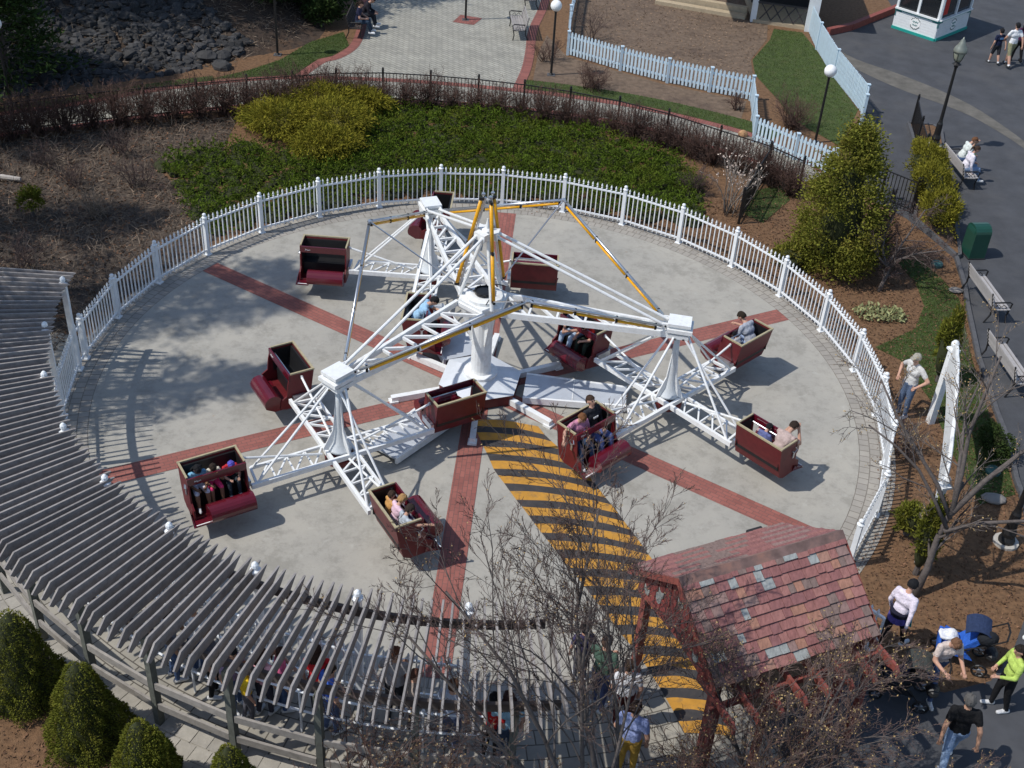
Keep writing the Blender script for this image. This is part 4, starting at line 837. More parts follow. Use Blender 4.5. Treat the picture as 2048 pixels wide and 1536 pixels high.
twiggy((1.25, 21.3, 0), .7, .8, 20, 'red-brown bare bush beside the plaza edge and the globe lamp', 52)
twiggy((9.85, 16.5, 0), .95, 1.2, 40, 'large purple-brown bare bush beside the lower globe lamp', 53)
twiggy((8.05, 17.7, 0), .45, .6, 16, 'small red-brown bare bush at the corner of the pale picket fence', 54)
twiggy((3.0, 23.6, 0), .5, 1.4, 9, 'thin bare sapling on the leafy bed behind the pale picket fence', 55, M['twig'])
twiggy((10.6, 7.6, 0), 1.1, 1.3, 60, 'grey bare bush behind the small bare tree near the holly', 56, M['twig'])
twiggy((9.7, -1.5, 0), .7, .9, 16, 'bare brown bush behind the railing near the white arch', 57, M['twig'])
twiggy((6.0, 10.9, 0), .8, .8, 22, 'grey bare bush at the right end of the juniper bed', 58, M['twig'])
# bare barberry hedge along the inner side of the black fence
hedge0 = None; HB = offset(resample(BF, .72), -.40); HL = 'bush from the left in the bare red-brown hedge along the long black fence'
for i, p in enumerate(HB):
    if hedge0 is None: hedge0 = twiggy((*p, 0), .62, 1.05, 44, 'leftmost '+HL, 61, group='bare hedge bushes'); h1 = None; continue
    c = copy_tree(hedge0); c.location = (*p, 0); c.rotation_euler = (0, 0, random.random()*6.28); s = random.uniform(.85, 1.15)*(.98 if i > len(HB)*.45 else 1.18); c.scale = (s, s, s); c['label'] = '%d%s %s' % (i+1, {1: 'st', 2: 'nd', 3: 'rd'}.get((i+1) % 10 if (i+1) % 100 not in (11, 12, 13) else 0, 'th'), HL)
for i in range(9):
    x, y = [(-12.5, 8.6), (-11.2, 7.0), (-13.8, 9.9), (-15, 8.0), (-11.8, 10.9), (-14.2, 5.2), (-12.2, 4.0), (-11, 2.2), (-10.6, 8.9)][i]
    s = .7+.05*i; rt_ = twiggy((x, y, 0), .9, .75+.04*i, 16, 'dry bush in the brush left of the ride, %s' % ['beside the green bush', 'nearest the railing curve', 'below the black fence', 'at the far left edge', 'at the foot of the hedge', 'near the pale log', 'behind the pergola end', 'next to the first tall white post', 'beside the juniper edge'][i], 70+i, M['drystalk'] if i % 2 else M['twig'], group='dry bushes')
lg = MB(); lg.path([(-15.2, 8.62, .12), (-14.6, 8.72, .13), (-14.05, 8.7, .1)], [.08, .085, .07], 8); tag(lg.build('cut_log', M['scrub']), 'pale cut log lying in the brush at the left edge', 'log')
for i, (x, y, rx, rz) in enumerate([(-9.4, 23.3, .9, 1.0), (-10.6, 23.9, 1.1, 1.2), (-8.0, 26.0, 1.0, 1.2), (-12.2, 24.6, 1.1, 1.1), (-7.6, 23.4, .6, .9)]):
    leafy('evergreen_shrub', ['dark evergreen shrub at the edge of the slope above the lawn lamp', 'large dark evergreen shrub at the top of the slope', 'dark evergreen shrub left of the plaza near the top edge', 'dark evergreen shrub above the rocks', 'small dark evergreen shrub just behind the seated couple'][i], 'shrub', (x, y, max(0, slope_z(x, y))), rx, rx, rz, 3500, .16, .035, M['darkleaf'], 'dark shrubs on the slope')
# ---- pines on and beyond the slope (mostly out of frame; their shade falls on the slope and pad)
def pine(loc, h, r, label, n=9000, z0=.25, sparse=.9):
    root = empty('pine_tree', loc); tag(root, label, 'tree', 'pines on the slope'); nb = 60; C = []; D = []
    b = MB(); b.path([(0, 0, -.3), (0, 0, h*.5), (.1, 0, h)], [.028*h, .018*h, .01], 8); b.build('trunk', M['bark'], root, smooth=True)
    br = MB()
    for i in range(nb):
        t = z0+(1-z0)*(i+random.random())/nb; a = i*2.4+random.random(); L = r*(1-t)**.75*random.uniform(.75, 1.15)+.25; p0 = Vector((0, 0, t*h)); p1 = p0+Vector((math.cos(a)*L, math.sin(a)*L, .12*L-.06*L*L)); br.path([p0, p1], [.03, .008], 4, cap=False)
        m = int(n/nb); s = rng.uniform(.25, 1.05, m)**.8; P = np.array(p0)+(np.array(p1)-np.array(p0))*s[:, None]+rng.normal(size=(m, 3))*[.26, .26, .13]*(L*.45+.35); C.append(P); dd = np.array((p1-p0).normalized())+rng.normal(size=(m, 3))*.8+[0, 0, .3]; D.append(dd)
    br.build('branches', M['bark'], root); C = np.vstack(C); D = nrm3(np.vstack(D)); v, q = leafquads(C, D, rng.uniform(.14, .3, len(C)), rng.uniform(.02, .05, len(C))); npmesh('crown', v, q, M['pine'], root)
PINES = [(-17.0, 15.7, 4.2, 2.0, 'small dense pine at the upper left corner behind the globe lamp'), (-14.2, 22.4, 11, 3.0, 'dark pine standing among the rocks of the slope'), (-11.2, 25.6, 11, 3.0, 'dark pine at the top of the rock slope'), (-9.2, 28.0, 10, 2.6, 'dark pine above the lawn by the seated couple'), (-8.2, 24.6, 3.0, 1.3, 'small dark pine behind the bench of the seated couple'), (-17.2, 20.4, 11, 3.0, 'dark pine on the left part of the rock slope'),
         (-20.5, 14.2, 12, 3.4, 'tall pine shading the slope at far left'), (-22, 19, 13, 3.4, 'tall pine at far left behind the rock slope'), (-18.5, 25, 12, 3.2, 'tall pine on the upper rock slope'), (-22, 9.0, 14, 3.6, 'tall pine left of the brick walk'), (-14.5, 29, 12, 3, 'tall pine beyond the rock slope'), (-18.6, 4.2, 13, 3.0, 'tall pine left of the brush bed'),
         (-15.8, 1.2, 16, 2.6, 'tall thin pine left of the ride behind the pergola end'), (-15.2, -3.4, 15, 2.4, 'tall thin pine left of the pergola'), (-18.0, -1.0, 19, 2.8, 'tallest pine left of the pergola')]
for x, y, h, r, lb in PINES: pine((x, y, max(0, slope_z(x, y))), h, r, lb, 7500 if h < 14 else 5200, .06 if h < 6 else (.3 if h < 14 else .45))
# ================================================================ SHINGLED SHELTER
shed = empty('shingled_shelter', (4.95, -8.83, 0), R_(26)); tag(shed, 'small shelter with patchwork red and grey shingled gable roof at the ride entrance', 'shelter')
HL_, HW, ZE, ZR = 1.5, 1.28, 2.5, 3.5                                       # half length, half width, eave and ridge heights
sh_m = bpy.data.materials.new('roof_shingle'); sh_m.use_nodes = True; t = sh_m.node_tree; bs = t.nodes['Principled BSDF']; bs.inputs['Roughness'].default_value = .8; bs.inputs['Specular IOR Level'].default_value = .2
oi = nod(t, 'ShaderNodeObjectInfo'); cr = nod(t, 'ShaderNodeValToRGB'); cr.color_ramp.interpolation = 'CONSTANT'; E_ = cr.color_ramp.elements
cols = [(0, (.265, .118, .11)), (.2, (.30, .135, .12)), (.38, (.26, .12, .115)), (.52, (.33, .155, .135)), (.62, (.22, .155, .135)), (.72, (.37, .19, .135)), (.82, (.27, .175, .155)), (.90, (.32, .335, .32)), (.95, (.36, .2, .15))]
E_[0].position = 0; E_[0].color = (*cols[0][1], 1); E_[1].position = cols[1][0]; E_[1].color = (*cols[1][1], 1)
for p, c in cols[2:]: e = E_.new(p); e.color = (*c, 1)
tc = nod(t, 'ShaderNodeTexCoord'); nn = nod(t, 'ShaderNodeTexNoise'); nn.inputs['Scale'].default_value = 9; nn.inputs['Detail'].default_value = 8; nn.inputs['Roughness'].default_value = .75; mp = nod(t, 'ShaderNodeMapping'); mp.inputs['Scale'].default_value = (2.5, .7, 1)
g_ = nod(t, 'ShaderNodeNewGeometry'); t.links.new(g_.outputs['Position'], mp.inputs[0]); t.links.new(mp.outputs[0], nn.inputs['Vector']); mr = nod(t, 'ShaderNodeMapRange'); mr.inputs[1].default_value = .3; mr.inputs[2].default_value = .7; mr.inputs[3].default_value = .62; mr.inputs[4].default_value = 1.3
t.links.new(nn.outputs[0], mr.inputs[0]); vm = nod(t, 'ShaderNodeVectorMath', operation='SCALE'); t.links.new(oi.outputs['Random'], cr.inputs[0]); t.links.new(cr.outputs[0], vm.inputs[0]); t.links.new(mr.outputs[0], vm.inputs['Scale']); t.links.new(vm.outputs[0], bs.inputs['Base Color'])
SL = math.hypot(HW+.08, ZR-ZE); sa = math.atan2(ZR-ZE, HW+.08)
for s in (-1, 1):
    b = MB(); P = [(-HL_, 0, ZR), (-HL_, s*(HW+.08), ZE), (HL_, s*(HW+.08), ZE), (HL_, 0, ZR)]; b.extr([(x, y, z-.06) for x, y, z in P], (0, 0, .04)); b.build('roof_deck', M['redtimber'], shed)
    rows = 10; rh = SL/rows; shapes = {}
    bigfar = MB()
    for r in range(rows):
        x = -HL_-.05+(.0 if r % 2 else -.07)
        while x < HL_-.01:
            wdt = random.choice([.12, .15, .15, .18, .22, .26]); x2 = min(x+wdt, HL_+.05); xa = max(x, -HL_-.05)
            if x2-xa > .04:
                d0 = (rows-1-r)*rh; d1 = d0+rh*1.18; lift = .028+random.uniform(0, .008); jj = random.uniform(-.012, .012)
                def pt(xx, d, h): return (xx, s*(d*math.cos(sa)+h*math.sin(sa)), ZR-d*math.sin(sa)+h*math.cos(sa))
                key = (round(x2-xa, 2),)
                quad = [pt(xa+.004, d0, .0), pt(x2-.004, d0, .0), pt(x2-.004, d1+jj, lift), pt(xa+.004, d1+jj, lift)]
                top = [pt(xa+.004, d0, .012), pt(x2-.004, d0, .012), pt(x2-.004, d1+jj, lift+.014), pt(xa+.004, d1+jj, lift+.014)]
                q = MB() if s < 0 else bigfar
                fs = [(4, 5, 6, 7), (3, 2, 1, 0), (0, 1, 5, 4), (1, 2, 6, 5), (2, 3, 7, 6), (3, 0, 4, 7)]
                if s > 0: fs = [tuple(reversed(f)) for f in fs]
                q.add(quad+top, fs)
                if s < 0: q.build('shingle', sh_m, shed)
            x = x2
    if s > 0:
        for k in range(7):                                                    # far slope, seen only as a sliver: rows in several patches so colours still vary
            fb = MB()
            idx = [i for i in range(len(bigfar.f)//6) if (i*7+i//5) % 7 == k]
            for i in idx: fb.add(bigfar.v[i*8:i*8+8], [tuple(j-i*8 for j in f) for f in bigfar.f[i*6:i*6+6]])
            o = fb.build('shingle_patch', sh_m, shed); o['kind'] = 'stuff'
b = MB(); b.extr([(-HL_-.06, -.13, ZR-.06), (-HL_-.06, 0, ZR+.06), (-HL_-.06, .13, ZR-.06), (-HL_-.06, .11, ZR-.09), (-HL_-.06, 0, ZR+.02), (-HL_-.06, -.11, ZR-.09)], (2*HL_+.12, 0, 0)); b.build('ridge_cap', M['ridge'], shed)
for x in (-HL_+.1, HL_-.1):
    b = MB(); b.extr([(x, -HW+.02, ZE), (x, 0, ZR-.1), (x, HW-.02, ZE), (x, HW-.02, ZE-.5), (x, HW*.62, ZE-.44), (x, 0, ZE-.36), (x, -HW*.62, ZE-.44), (x, -HW+.02, ZE-.5)], (.04, 0, 0)); b.build('gable', M['redtimber'], shed)
b = MB(); x = -HL_-.07                                                       # barge boards
for s in (-1, 1):
    for xx in (-HL_-.075, HL_+.055): b.extr([(xx, 0, ZR+.03), (xx, s*(HW+.12), ZE-.03), (xx, s*(HW+.12), ZE-.15), (xx, 0, ZR-.1)], (.02, 0, 0))
b.split('barge_board', M['redtimber'], shed)
n = 0
for r in range(-2, 6):                                                        # scalloped scales on the near gable
    z = ZE+.06+r*.15; half = min(HW-.06, (HW-.05)*(ZR-.12-z)/(ZR-ZE))
    k = int(half*2/.17)
    for i in range(k):
        y = -half+(i+.5)*2*half/max(1, k); b = MB(); b.extr([(-HL_+.085, y-.08, z+.14), (-HL_+.085, y+.08, z+.14), (-HL_+.085, y+.08, z+.03), (-HL_+.085, y+.04, z-.03), (-HL_+.085, y, z-.045), (-HL_+.085, y-.04, z-.03), (-HL_+.085, y-.08, z+.03)], (-.018-.004*(r % 2), 0, 0))
        b.build('gable_scale', M['greyscale'] if (n*5+r*3) % 9 == 0 else M['fishscale'], shed); n += 1
for x in (-1.3, 1.3):
    for y in (-1.1, 1.1): b = MB(); b.box((x, y, 1.24), (.14, .14, 2.48)); b.build('post', M['redtimber'], shed)
for y in (-1.1, 1.1): b = MB(); b.box((0, y, 2.4), (2.9, .12, .16)); b.build('eave_beam', M['redtimber'], shed)
for i in range(8):                                                            # shaped rafter tails of the front trellis
    x = -1.55+i*.44; b = MB(); b.extr([(x, -.9, 2.16), (x, -1.55, 2.16), (x, -1.72, 2.1), (x, -1.86, 2.15), (x, -1.98, 2.08), (x, -1.98, 2.2), (x, -1.9, 2.28), (x, -.9, 2.3)], (.05, 0, 0)); b.build('rafter_tail', M['redtimber'], shed)
b = MB(); b.box((0, -1.45, 2.1), (3.3, .08, .1)); b.build('trellis_beam', M['redtimber'], shed)
for x in (-1.5, -.5, .5, 1.5): b = MB(); b.box((x, -1.45, 1.03), (.1, .1, 2.05)); b.build('trellis_post', M['redtimber'], shed)
cb = empty('control_panel', (5.69, -5.54, 0), R_(26)); tag(cb, 'dark control box on a stand, its top just showing beyond the shelter roof', 'control box')
b = MB(); b.box((0, 0, .92), (.34, .22, .26)); b.build('box', M['dark'], cb); b = MB(); b.box((0, 0, .395), (.1, .1, .79)); b.build('stand', M['redtimber'], cb)
# ================================================================ WHITE ARCH SIGN
arch = empty('arch_sign', (10.62, -.16, 0)); tag(arch, 'white arched sign panel on a tall post with ball finial, seen from behind', 'sign')
F0, N0 = Vector((0, 0, 0)), Vector((-1.42, -4.85, 0)); NA = 20
b = MB(); dr = (N0-F0).normalized(); nr = Vector((-dr.y, dr.x, 0))*.04; top = []; bot = []
for i in range(NA+1):
    t = i/NA; p = F0.lerp(N0, t); top.append(p+V(0, 0, 2.05+.6*max(0, math.sin(math.pi*t))**.45+.05*abs(math.sin(5*math.pi*t)))); bot.append(p+V(0, 0, 1.25+.65*max(0, math.sin(math.pi*t))**.6))
for i in range(NA): b.extr([top[i]-nr, top[i+1]-nr, bot[i+1]-nr, bot[i]-nr], nr*2)
b.build('arch_panel', M['white'], arch)
b = MB(); b.path([p+V(0, 0, .02) for p in top], [.035]*len(top), 6); b.build('arch_moulding', M['white'], arch)
for p in (F0, N0): b = MB(); b.box((p.x, p.y, 1.03), (.15 if p is F0 else .1, .15 if p is F0 else .1, 2.06), R_(17)); b.box((p.x, p.y, 2.08), (.22, .22, .05), R_(17)); b.lathe([(.05, 2.1), (.05, 2.14), (.09, 2.2), (.09, 2.25), (.05, 2.31), (.01, 2.33)], 10, (p.x, p.y, 0)); b.build('post', M['white'], arch)
# ================================================================ LAMPS
def globe_lamp(loc, label, zt=2.35, base=True):
    root = empty('globe_lamp', loc); tag(root, label, 'lamp', 'globe lamps')
    b = MB(); b.lathe([(.09, 0), (.09, .04), (.045, .08), (.04, zt), (.07, zt+.02), (.07, zt+.05)], 10); b.build('pole', M['blackmetal'], root)
    b = MB(); b.ball((0, 0, zt+.23), .205, 18, 12); b.build('globe', M['globe'], root, smooth=True)
    b = MB(); b.box((0, 0, .012), (.28, .28, .025)); b.build('foot', M['kerb'], root)
globe_lamp((1.42, 19.85, 0), 'black pole lamp with white globe beside the picket fence corner')
globe_lamp((10.45, 15.4, 0), 'black pole lamp with white globe beside the purple-brown bush', 2.3)
globe_lamp((-16.36, 14.05, 0), 'black pole lamp with white globe at the left edge of the photo', 2.5)
globe_lamp((-2.11, 25.11, 0), 'black lamp pole standing in the red brick square on the plaza', 2.5)
globe_lamp((-8.71, 20.0, 0), 'black lamp pole in the shaded grass by the slope', 2.5)
def street_lamp(loc, label):
    root = empty('street_lamp', loc); tag(root, label, 'lamp', 'street lamps')
    b = MB(); b.lathe([(.17, 0), (.17, .12), (.13, .2), (.15, .3), (.11, .42), (.1, .8), (.075, .86), (.06, .95), (.045, 2.75), (.07, 2.78), (.07, 2.82), (.05, 2.86)], 12); b.build('pole', M['blackmetal'], root, smooth=False)
    b = MB(); b.lathe([(.13, 2.86), (.16, 2.88), (.09, 2.93), (.07, 2.98)], 12); b.build('collar', M['blackmetal'], root)
    b = MB(); b.lathe([(.1, 2.98), (.15, 3.08), (.195, 3.24), (.2, 3.28)], 14); b.build('lantern_glass', M['lampglass'], root, smooth=True)
    b = MB(); b.lathe([(.225, 3.28), (.225, 3.33), (.19, 3.44), (.12, 3.53), (.12, 3.56), (.085, 3.6), (.075, 3.66), (.03, 3.72), (.012, 3.78)], 14); b.build('lantern_cap', M['lampcap'], root, smooth=True)
    b = MB()
    for k in range(6): a = k*60; b.path([pol(.105, a, 2.98), pol(.155, a, 3.08), pol(.2, a, 3.24), pol(.21, a, 3.3)], [.009]*4, 4)
    b.build('lantern_rib', M['blackmetal'], root)
    b = MB(); b.lathe([(.26, -.02), (.26, .05)], 14); b.build('footing', mat('footing', (.45, .42, .37), .8), root)
street_lamp((14.5, 15.55, .11), 'tall black lamp post with glass lantern in the narrow planter')
street_lamp((11.22, -4.2, .01), 'black lamp post base on a round footing at the right edge')
# ================================================================ BENCHES
def bench(loc, rz, label, L=1.5, slat=None, metal=None):
    root = empty('bench', loc, rz); tag(root, label, 'bench', 'park benches'); slat = slat or M['benchwood']; metal = metal or M['blackmetal']
    for i in range(5): b = MB(); b.box((0, -.18+i*.095, .43+(.012 if i in (0, 4) else 0)), (L, .075, .028)); b.build('seat_slat', slat, root)
    for i in range(4): b = MB(); b.bar((-L/2, -.24-.028*i, .52+.1*i), (L/2, -.24-.028*i, .52+.1*i), .026, .075); b.build('back_slat', slat, root)
    for x in (-L/2+.06, L/2-.06):
        b = MB(); b.path([(x, .24, 0), (x, .2, .22), (x, .24, .42), (x, .27, .6), (x, .2, .64), (x, -.22, .62)], [.022]*6, 6); b.path([(x, -.36, 0), (x, -.24, .25), (x, -.24, .45), (x, -.35, .9)], [.022]*4, 6); b.bar((x, .22, .4), (x, -.24, .4), .03, .03)
        b.path([(x, .1, .42), (x, .14, .5), (x, .06, .56), (x, 0, .5), (x, .05, .45)], [.01]*5, 5); b.path([(x, -.06, .42), (x, -.02, .5), (x, -.1, .57), (x, -.16, .5)], [.01]*4, 5); b.build('iron_side', metal, root)
M['benchwood'] = mat('bench_slat', (.30, .28, .27), .8, var=.15, scale=10, rnd=.1); M['benchpale'] = mat('bench_pale_slat', (.38, .36, .35), .75, var=.12, scale=10, rnd=.08); M['benchdark'] = mat('bench_dark_slat', (.06, .05, .045), .8)
bench((.02, 23.95, 0), R_(97), 'weathered slatted bench with iron sides on the plaza, facing left', 1.7)
bench((.35, 27.6, 0), R_(97), 'slatted bench at the top edge of the plaza behind another bench', 1.7)
bench((13.42, 5.35, 0), R_(-84), 'pale slatted bench beside the kerb below the green bin', 1.8, M['benchpale'])
bench((13.0, 1.95, 0), R_(-84), 'pale slatted bench by the kerb behind the white arch', 1.8, M['benchpale'])
bench((14.75, 13.35, 0), R_(-84), 'bench holding the seated pair beside the lamp post', 1.8, M['benchpale'])
bench((-6.15, 23.0, 0), R_(-90), 'dark bench under the seated couple at the plaza edge', 1.8, M['benchdark'])
bench((-4.9, 28.2, 0), R_(180), 'dark bench at the top of the plaza with only its feet in view', 1.6, M['benchdark'])
# ================================================================ BIN, SPOTLIGHTS, STONES
bn = empty('litter_bin', (13.85, 8.2, 0), R_(-80)); tag(bn, 'dark green domed litter bin standing beside the kerb', 'bin')
b = MB(); prof = [(-.28, .02), (.28, .02), (.28, .82)]+[(.28*math.cos(R_(a)), .82+.2*math.sin(R_(a))) for a in (20, 45, 65, 90, 115, 135, 160)]+[(-.28, .82)]; b.extr([(x, -.24, z) for x, z in prof], (0, .48, 0)); b.build('body', M['green'], bn)
b = MB(); b.box((0, -.246, .86), (.4, .012, .14)); b.build('flap', mat('bin_flap', (.015, .08, .06), .3), bn); b = MB(); b.box((0, 0, .02), (.6, .52, .04)); b.build('plinth', M['dark'], bn)
for (x, y, lb) in ((12.62, 7.4, 'small round green ground light near the bin'), (11.6, -1.9, 'round blue-green ground light on the lawn near the lamp footing')):
    r = empty('ground_light', (x, y, 0)); tag(r, lb, 'light', 'ground lights'); b = MB(); b.lathe([(.16, 0), (.17, .08), (.15, .12), (.1, .13)], 12); b.build('housing', mat('light_housing', (.05, .12, .11), .45), r)
for (x, y, lb, s) in ((12.8, 6.0, 'flat pale stone at the kerb opposite the bench', .22), (11.35, -2.85, 'flat grey stone lying on the lawn by the bare tree', .28), (8.0, 15.5, 'round orange-brown stone on the grass strip beside the brick walk', .17)):
    b = MB(); b.ball((0, 0, 0), (s, s*.7, s*.22 if s != .17 else s), 9, 6); b.v = [tuple(np.array(p)*(1+random.uniform(-.08, .08))) for p in b.v]; o = b.build('stone', mat('pale_stone', (.22, .2, .18), .85) if s != .17 else mat('orange_stone', (.42, .24, .12), .8), None, True); o.location = (x, y, .06); tag(o, lb, 'stone')
# ================================================================ KIOSK
K0 = Vector((17.14, 26.32, 0)); ku = Vector((15.69-17.14, 27.71-26.32, 0)); kv = Vector((18.9-17.14, 28.52-26.32, 0)); ku, kl = ku.normalized(), ku.length; kw = kv.length; kv = Vector((-ku.y, ku.x, 0)); kv = kv if kv.y > 0 else -kv; kw = 2.6
kiosk = empty('ticket_kiosk', K0); tag(kiosk, 'white ticket kiosk with teal trim and round emblems on the asphalt', 'kiosk'); Z = V(0, 0, 1)
b = MB(); Q = [V(0, 0, 0), ku*kl, ku*kl+kv*kw, kv*kw]; b.extr([p+Z*.1 for p in Q], (0, 0, .72)); b.build('lower_wall', M['kioskwhite'], kiosk)
def kface(o, d, nrm, L):
    for i in range(6): b = MB(); b.bar(o+d*.02+Z*(.16+i*.11)-nrm*.004, o+d*(L-.02)+Z*(.16+i*.11)-nrm*.004, .012, .104); b.build('siding_board', M['kioskwhite'], kiosk)
    b = MB(); b.bar(o-nrm*.03+Z*.05, o+d*L-nrm*.03+Z*.05, .05, .13); b.bar(o-nrm*.02+Z*.815, o+d*L-nrm*.02+Z*.815, .03, .06); b.split('teal_trim', M['teal'], kiosk)
    b = MB(); b.bar(o-nrm*.04+Z*.875, o+d*L-nrm*.04+Z*.875, .12, .06); b.build('counter', M['kioskwhite'], kiosk)
    c = o+d*(L*.5)-nrm*.016+Z*.47; em = MB(); ik = MB()
    em.extr([c+d*.245*math.cos(t*.3927)+Z*.245*math.sin(t*.3927) for t in range(16)], -nrm*.006); em.build('emblem_disc', M['paper'], kiosk)
    for k in range(22):
        t = k/22*6.283; 
        if abs(math.sin(t)) < .3: continue
        p = c-nrm*.008+d*.225*math.cos(t)+Z*.225*math.sin(t); q = d*(-math.sin(t))+Z*math.cos(t); ik.bar(p-q*.025, p+q*.025+(d*math.cos(t)+Z*math.sin(t))*.012*(-1)**k, .006, .03)
    ik.build('emblem_wreath', mat('emblem_green', (.03, .06, .05), .5), kiosk); s = MB()
    for row, (w0, zz) in enumerate(((.13, .06), (.12, -.07))): s.path([c-nrm*.012+d*(w0*(i/9*2-1))+Z*(zz+.035*math.sin(i*2.3+row)) for i in range(19)][:10], [.012]*10, 5)
    s.build('emblem_script', M['dkteal'], kiosk)
    for e in (.0, L-.28): b = MB(); b.bar(o+d*e-nrm*.02+Z*.76, o+d*(e+.28)-nrm*.02+Z*.76, .014, .05); b.bar(o+d*(e if e == 0 else L-.04)+d*.02-nrm*.02+Z*.55, o+d*(e if e == 0 else L-.04)+d*.02-nrm*.02+Z*.76, .05, .014); b.split('corner_bracket', M['dkteal'], kiosk)
    b = MB(); b.bar(o+Z*1.45+nrm*.05, o+d*L+Z*1.45+nrm*.05, .01, 1.1); b.build('window_pane', M['glass'], kiosk)
    for f in (0, .5, 1): b = MB(); p = o+d*(.05+f*(L-.1)); b.box(p+Z*1.45+nrm*.02, (.1, .1, 1.1), math.atan2(d.y, d.x)); b.build('mullion', M['kioskwhite'], kiosk)
kface(ku*kl, -ku, kv, kl); kface(V(0, 0, 0), kv, ku, kw)
b = MB(); b.bar(kv*.16-ku*.012+Z*1.45+ku*.0, kv*.5-ku*.012+Z*1.45, .01, .8); b.build('poster', M['redsign'], kiosk)
b = MB(); b.extr([p+Z*2.0 for p in [(-ku-kv)*.2, ku*(kl+.2)-kv*.2, ku*(kl+.2)+kv*(kw+.2), kv*(kw+.2)-ku*.2]], (0, 0, .2)); b.build('roof', M['kioskwhite'], kiosk)
# ================================================================ PORCH AT TOP
pr = empty('porch', (9.75, 27.1, 0)); tag(pr, 'dark open porch with white corner pillar and tan step at the top', 'porch')
b = MB(); b.extr([(0, .05, 0), (2.3, -.5, 0), (3.0, 4.5, 0), (0, 4.5, 0)], (0, 0, .14)); b.build('floor', M['tan'], pr)
b = MB(); b.extr([(2.05, -.62, 0), (2.5, -.7, 0), (2.6, -.15, 0), (2.15, -.08, 0)], (0, 0, 2.6)); b.build('pillar', M['kioskwhite'], pr); b = MB(); b.extr([(-.1, .1, 0), (.12, .05, 0), (.15, .3, 0), (-.08, .35, 0)], (0, 0, 2.6)); b.build('pillar', M['kioskwhite'], pr)
b = MB(); b.extr([(.2, 2.2, .1), (3.0, 1.9, .1), (3.0, 2.1, .1), (.2, 2.4, .1)], (0, 0, 2.5)); b.build('back_wall', M['dark'], pr)
b = MB(); b.extr([(-2.6, -.6, 2.6), (3.2, -.95, 2.6), (3.6, 5, 2.6), (-2.6, 5, 2.6)], (0, 0, .2)); b.build('roof', M['kioskwhite'], pr)
b = MB()
for i in range(4): b.bar((.25+i*.45, -.02-.1*i, .2), (.7+i*.45, -.12-.1*i, .85), .03, .05); b.bar((.7+i*.45, -.12-.1*i, .2), (.25+i*.45, -.02-.1*i, .85), .03, .05)
b.bar((.1, .05, .88), (2.1, -.4, .88), .06, .06); b.build('railing', mat('porch_rail', (.05, .045, .045), .7), pr)
sp = empty('low_steps', (8.3, 27.9, 0)); tag(sp, 'tan stone edging step left of the dark porch', 'step'); b = MB(); b.bar((-2.5, .9, .08), (1.2, -.35, .08), .35, .16); b.build('lower_step', M['tan'], sp); b = MB(); b.bar((-2.5, 1.35, .2), (1.3, .1, .2), .3, .3); b.build('upper_step', M['tan'], sp)
# ================================================================ PEOPLE
PEOPLE = []
SK = {'light': (.52, .30, .215), 'tan': (.42, .24, .16), 'brown': (.22, .115, .07)}
def person(loc, yaw, h, label, pose='stand', shirt=(.5, .5, .5), pants=(.05, .07, .14), skin='light', hair=(.04, .025, .015), style='short', shoes=(.6, .6, .6), sleeve='short', legs='long', arms=('down', 'down'), lean=0, headtilt=0, seat=.75, socks=None, stride=.0, group=None, build=1.0, headturn=0, cap=None, child=False, kneef=.245, foot=None, extra=None):
    PEOPLE.append(dict(locals()))
def make_joints(o):
    h = o['h']; st = o['pose'] == 'sit'; J = {}
    pz = o['seat']+.075*h if st else .535*h
    ln = o['lean']; up = Vector((0, math.sin(ln), math.cos(ln)))
    J['pel'] = V(0, 0, pz); J['chest'] = J['pel']+up*.19*h; J['neck'] = J['pel']+up*.295*h
    hu = Vector((0, math.sin(ln+o['headtilt']), math.cos(ln+o['headtilt']))); J['hu'] = hu; J['head'] = J['neck']+hu*(.098 if not o['child'] else .105)*h+V(0, .012*h, 0)
    for s, n in ((-1, 'L'), (1, 'R')):
        J['sh'+n] = J['neck']+V(s*.105*h*o['build'], 0, 0)-up*.028*h; J['hip'+n] = J['pel']+V(s*.052*h, 0, -.015*h)
        if st:
            J['kn'+n] = J['hip'+n]+V(s*.03*h, o['kneef']*h, .012*h); fl = .225*h; J['an'+n] = J['kn'+n]+V(0, .05*h, -fl)
        else:
            f = o['stride']*s; J['kn'+n] = V(s*.056*h, .10*h*f+.015*h, .285*h); back = f < 0
            J['an'+n] = V(s*.06*h, .17*h*f-(.02*h if back else 0), .045*h+(.04*h if back and abs(f) > .5 else 0))
        J['toe'+n] = J['an'+n]+V(s*.015*h, .095*h, -.022*h)
        m = o['arms'][0 if s < 0 else 1]; S = J['sh'+n]
        A = {'down': ((.05, -.02, -.17), (.045, .04, -.32)), 'swingf': ((.05, .07, -.155), (.04, .17, -.25)), 'swingb': ((.05, -.09, -.15), (.06, -.13, -.29)), 'fwd': ((.04, .08, -.14), (-.01, .22, -.10)), 'bar': ((.03, .09, -.13), (-.02, .21, -.12)),
             'hip': ((.13, -.03, -.12), (.06, .07, -.22)), 'lap': ((.05, .03, -.165), (-.03, .15, -.19)), 'point': ((.03, -.02, -.16), (-.03, .09, -.25)), 'side': ((.13, .03, -.06), (.2, .12, -.1)), 'face': ((.02, .13, -.12), (-.05, .17, .03)), 'up': ((.06, .12, .02), (.03, .17, .15)), 'push': ((.04, .04, -.16), (.0, .20, -.17)), 'out': ((.12, .1, -.02), (.16, .25, -.04)), 'cross': ((.06, .06, -.15), (-.11, .13, -.12))}[m]
        J['el'+n] = S+V(s*A[0][0]*h, A[0][1]*h, A[0][2]*h); J['wr'+n] = S+V(s*A[1][0]*h, A[1][1]*h, A[1][2]*h)
    return J
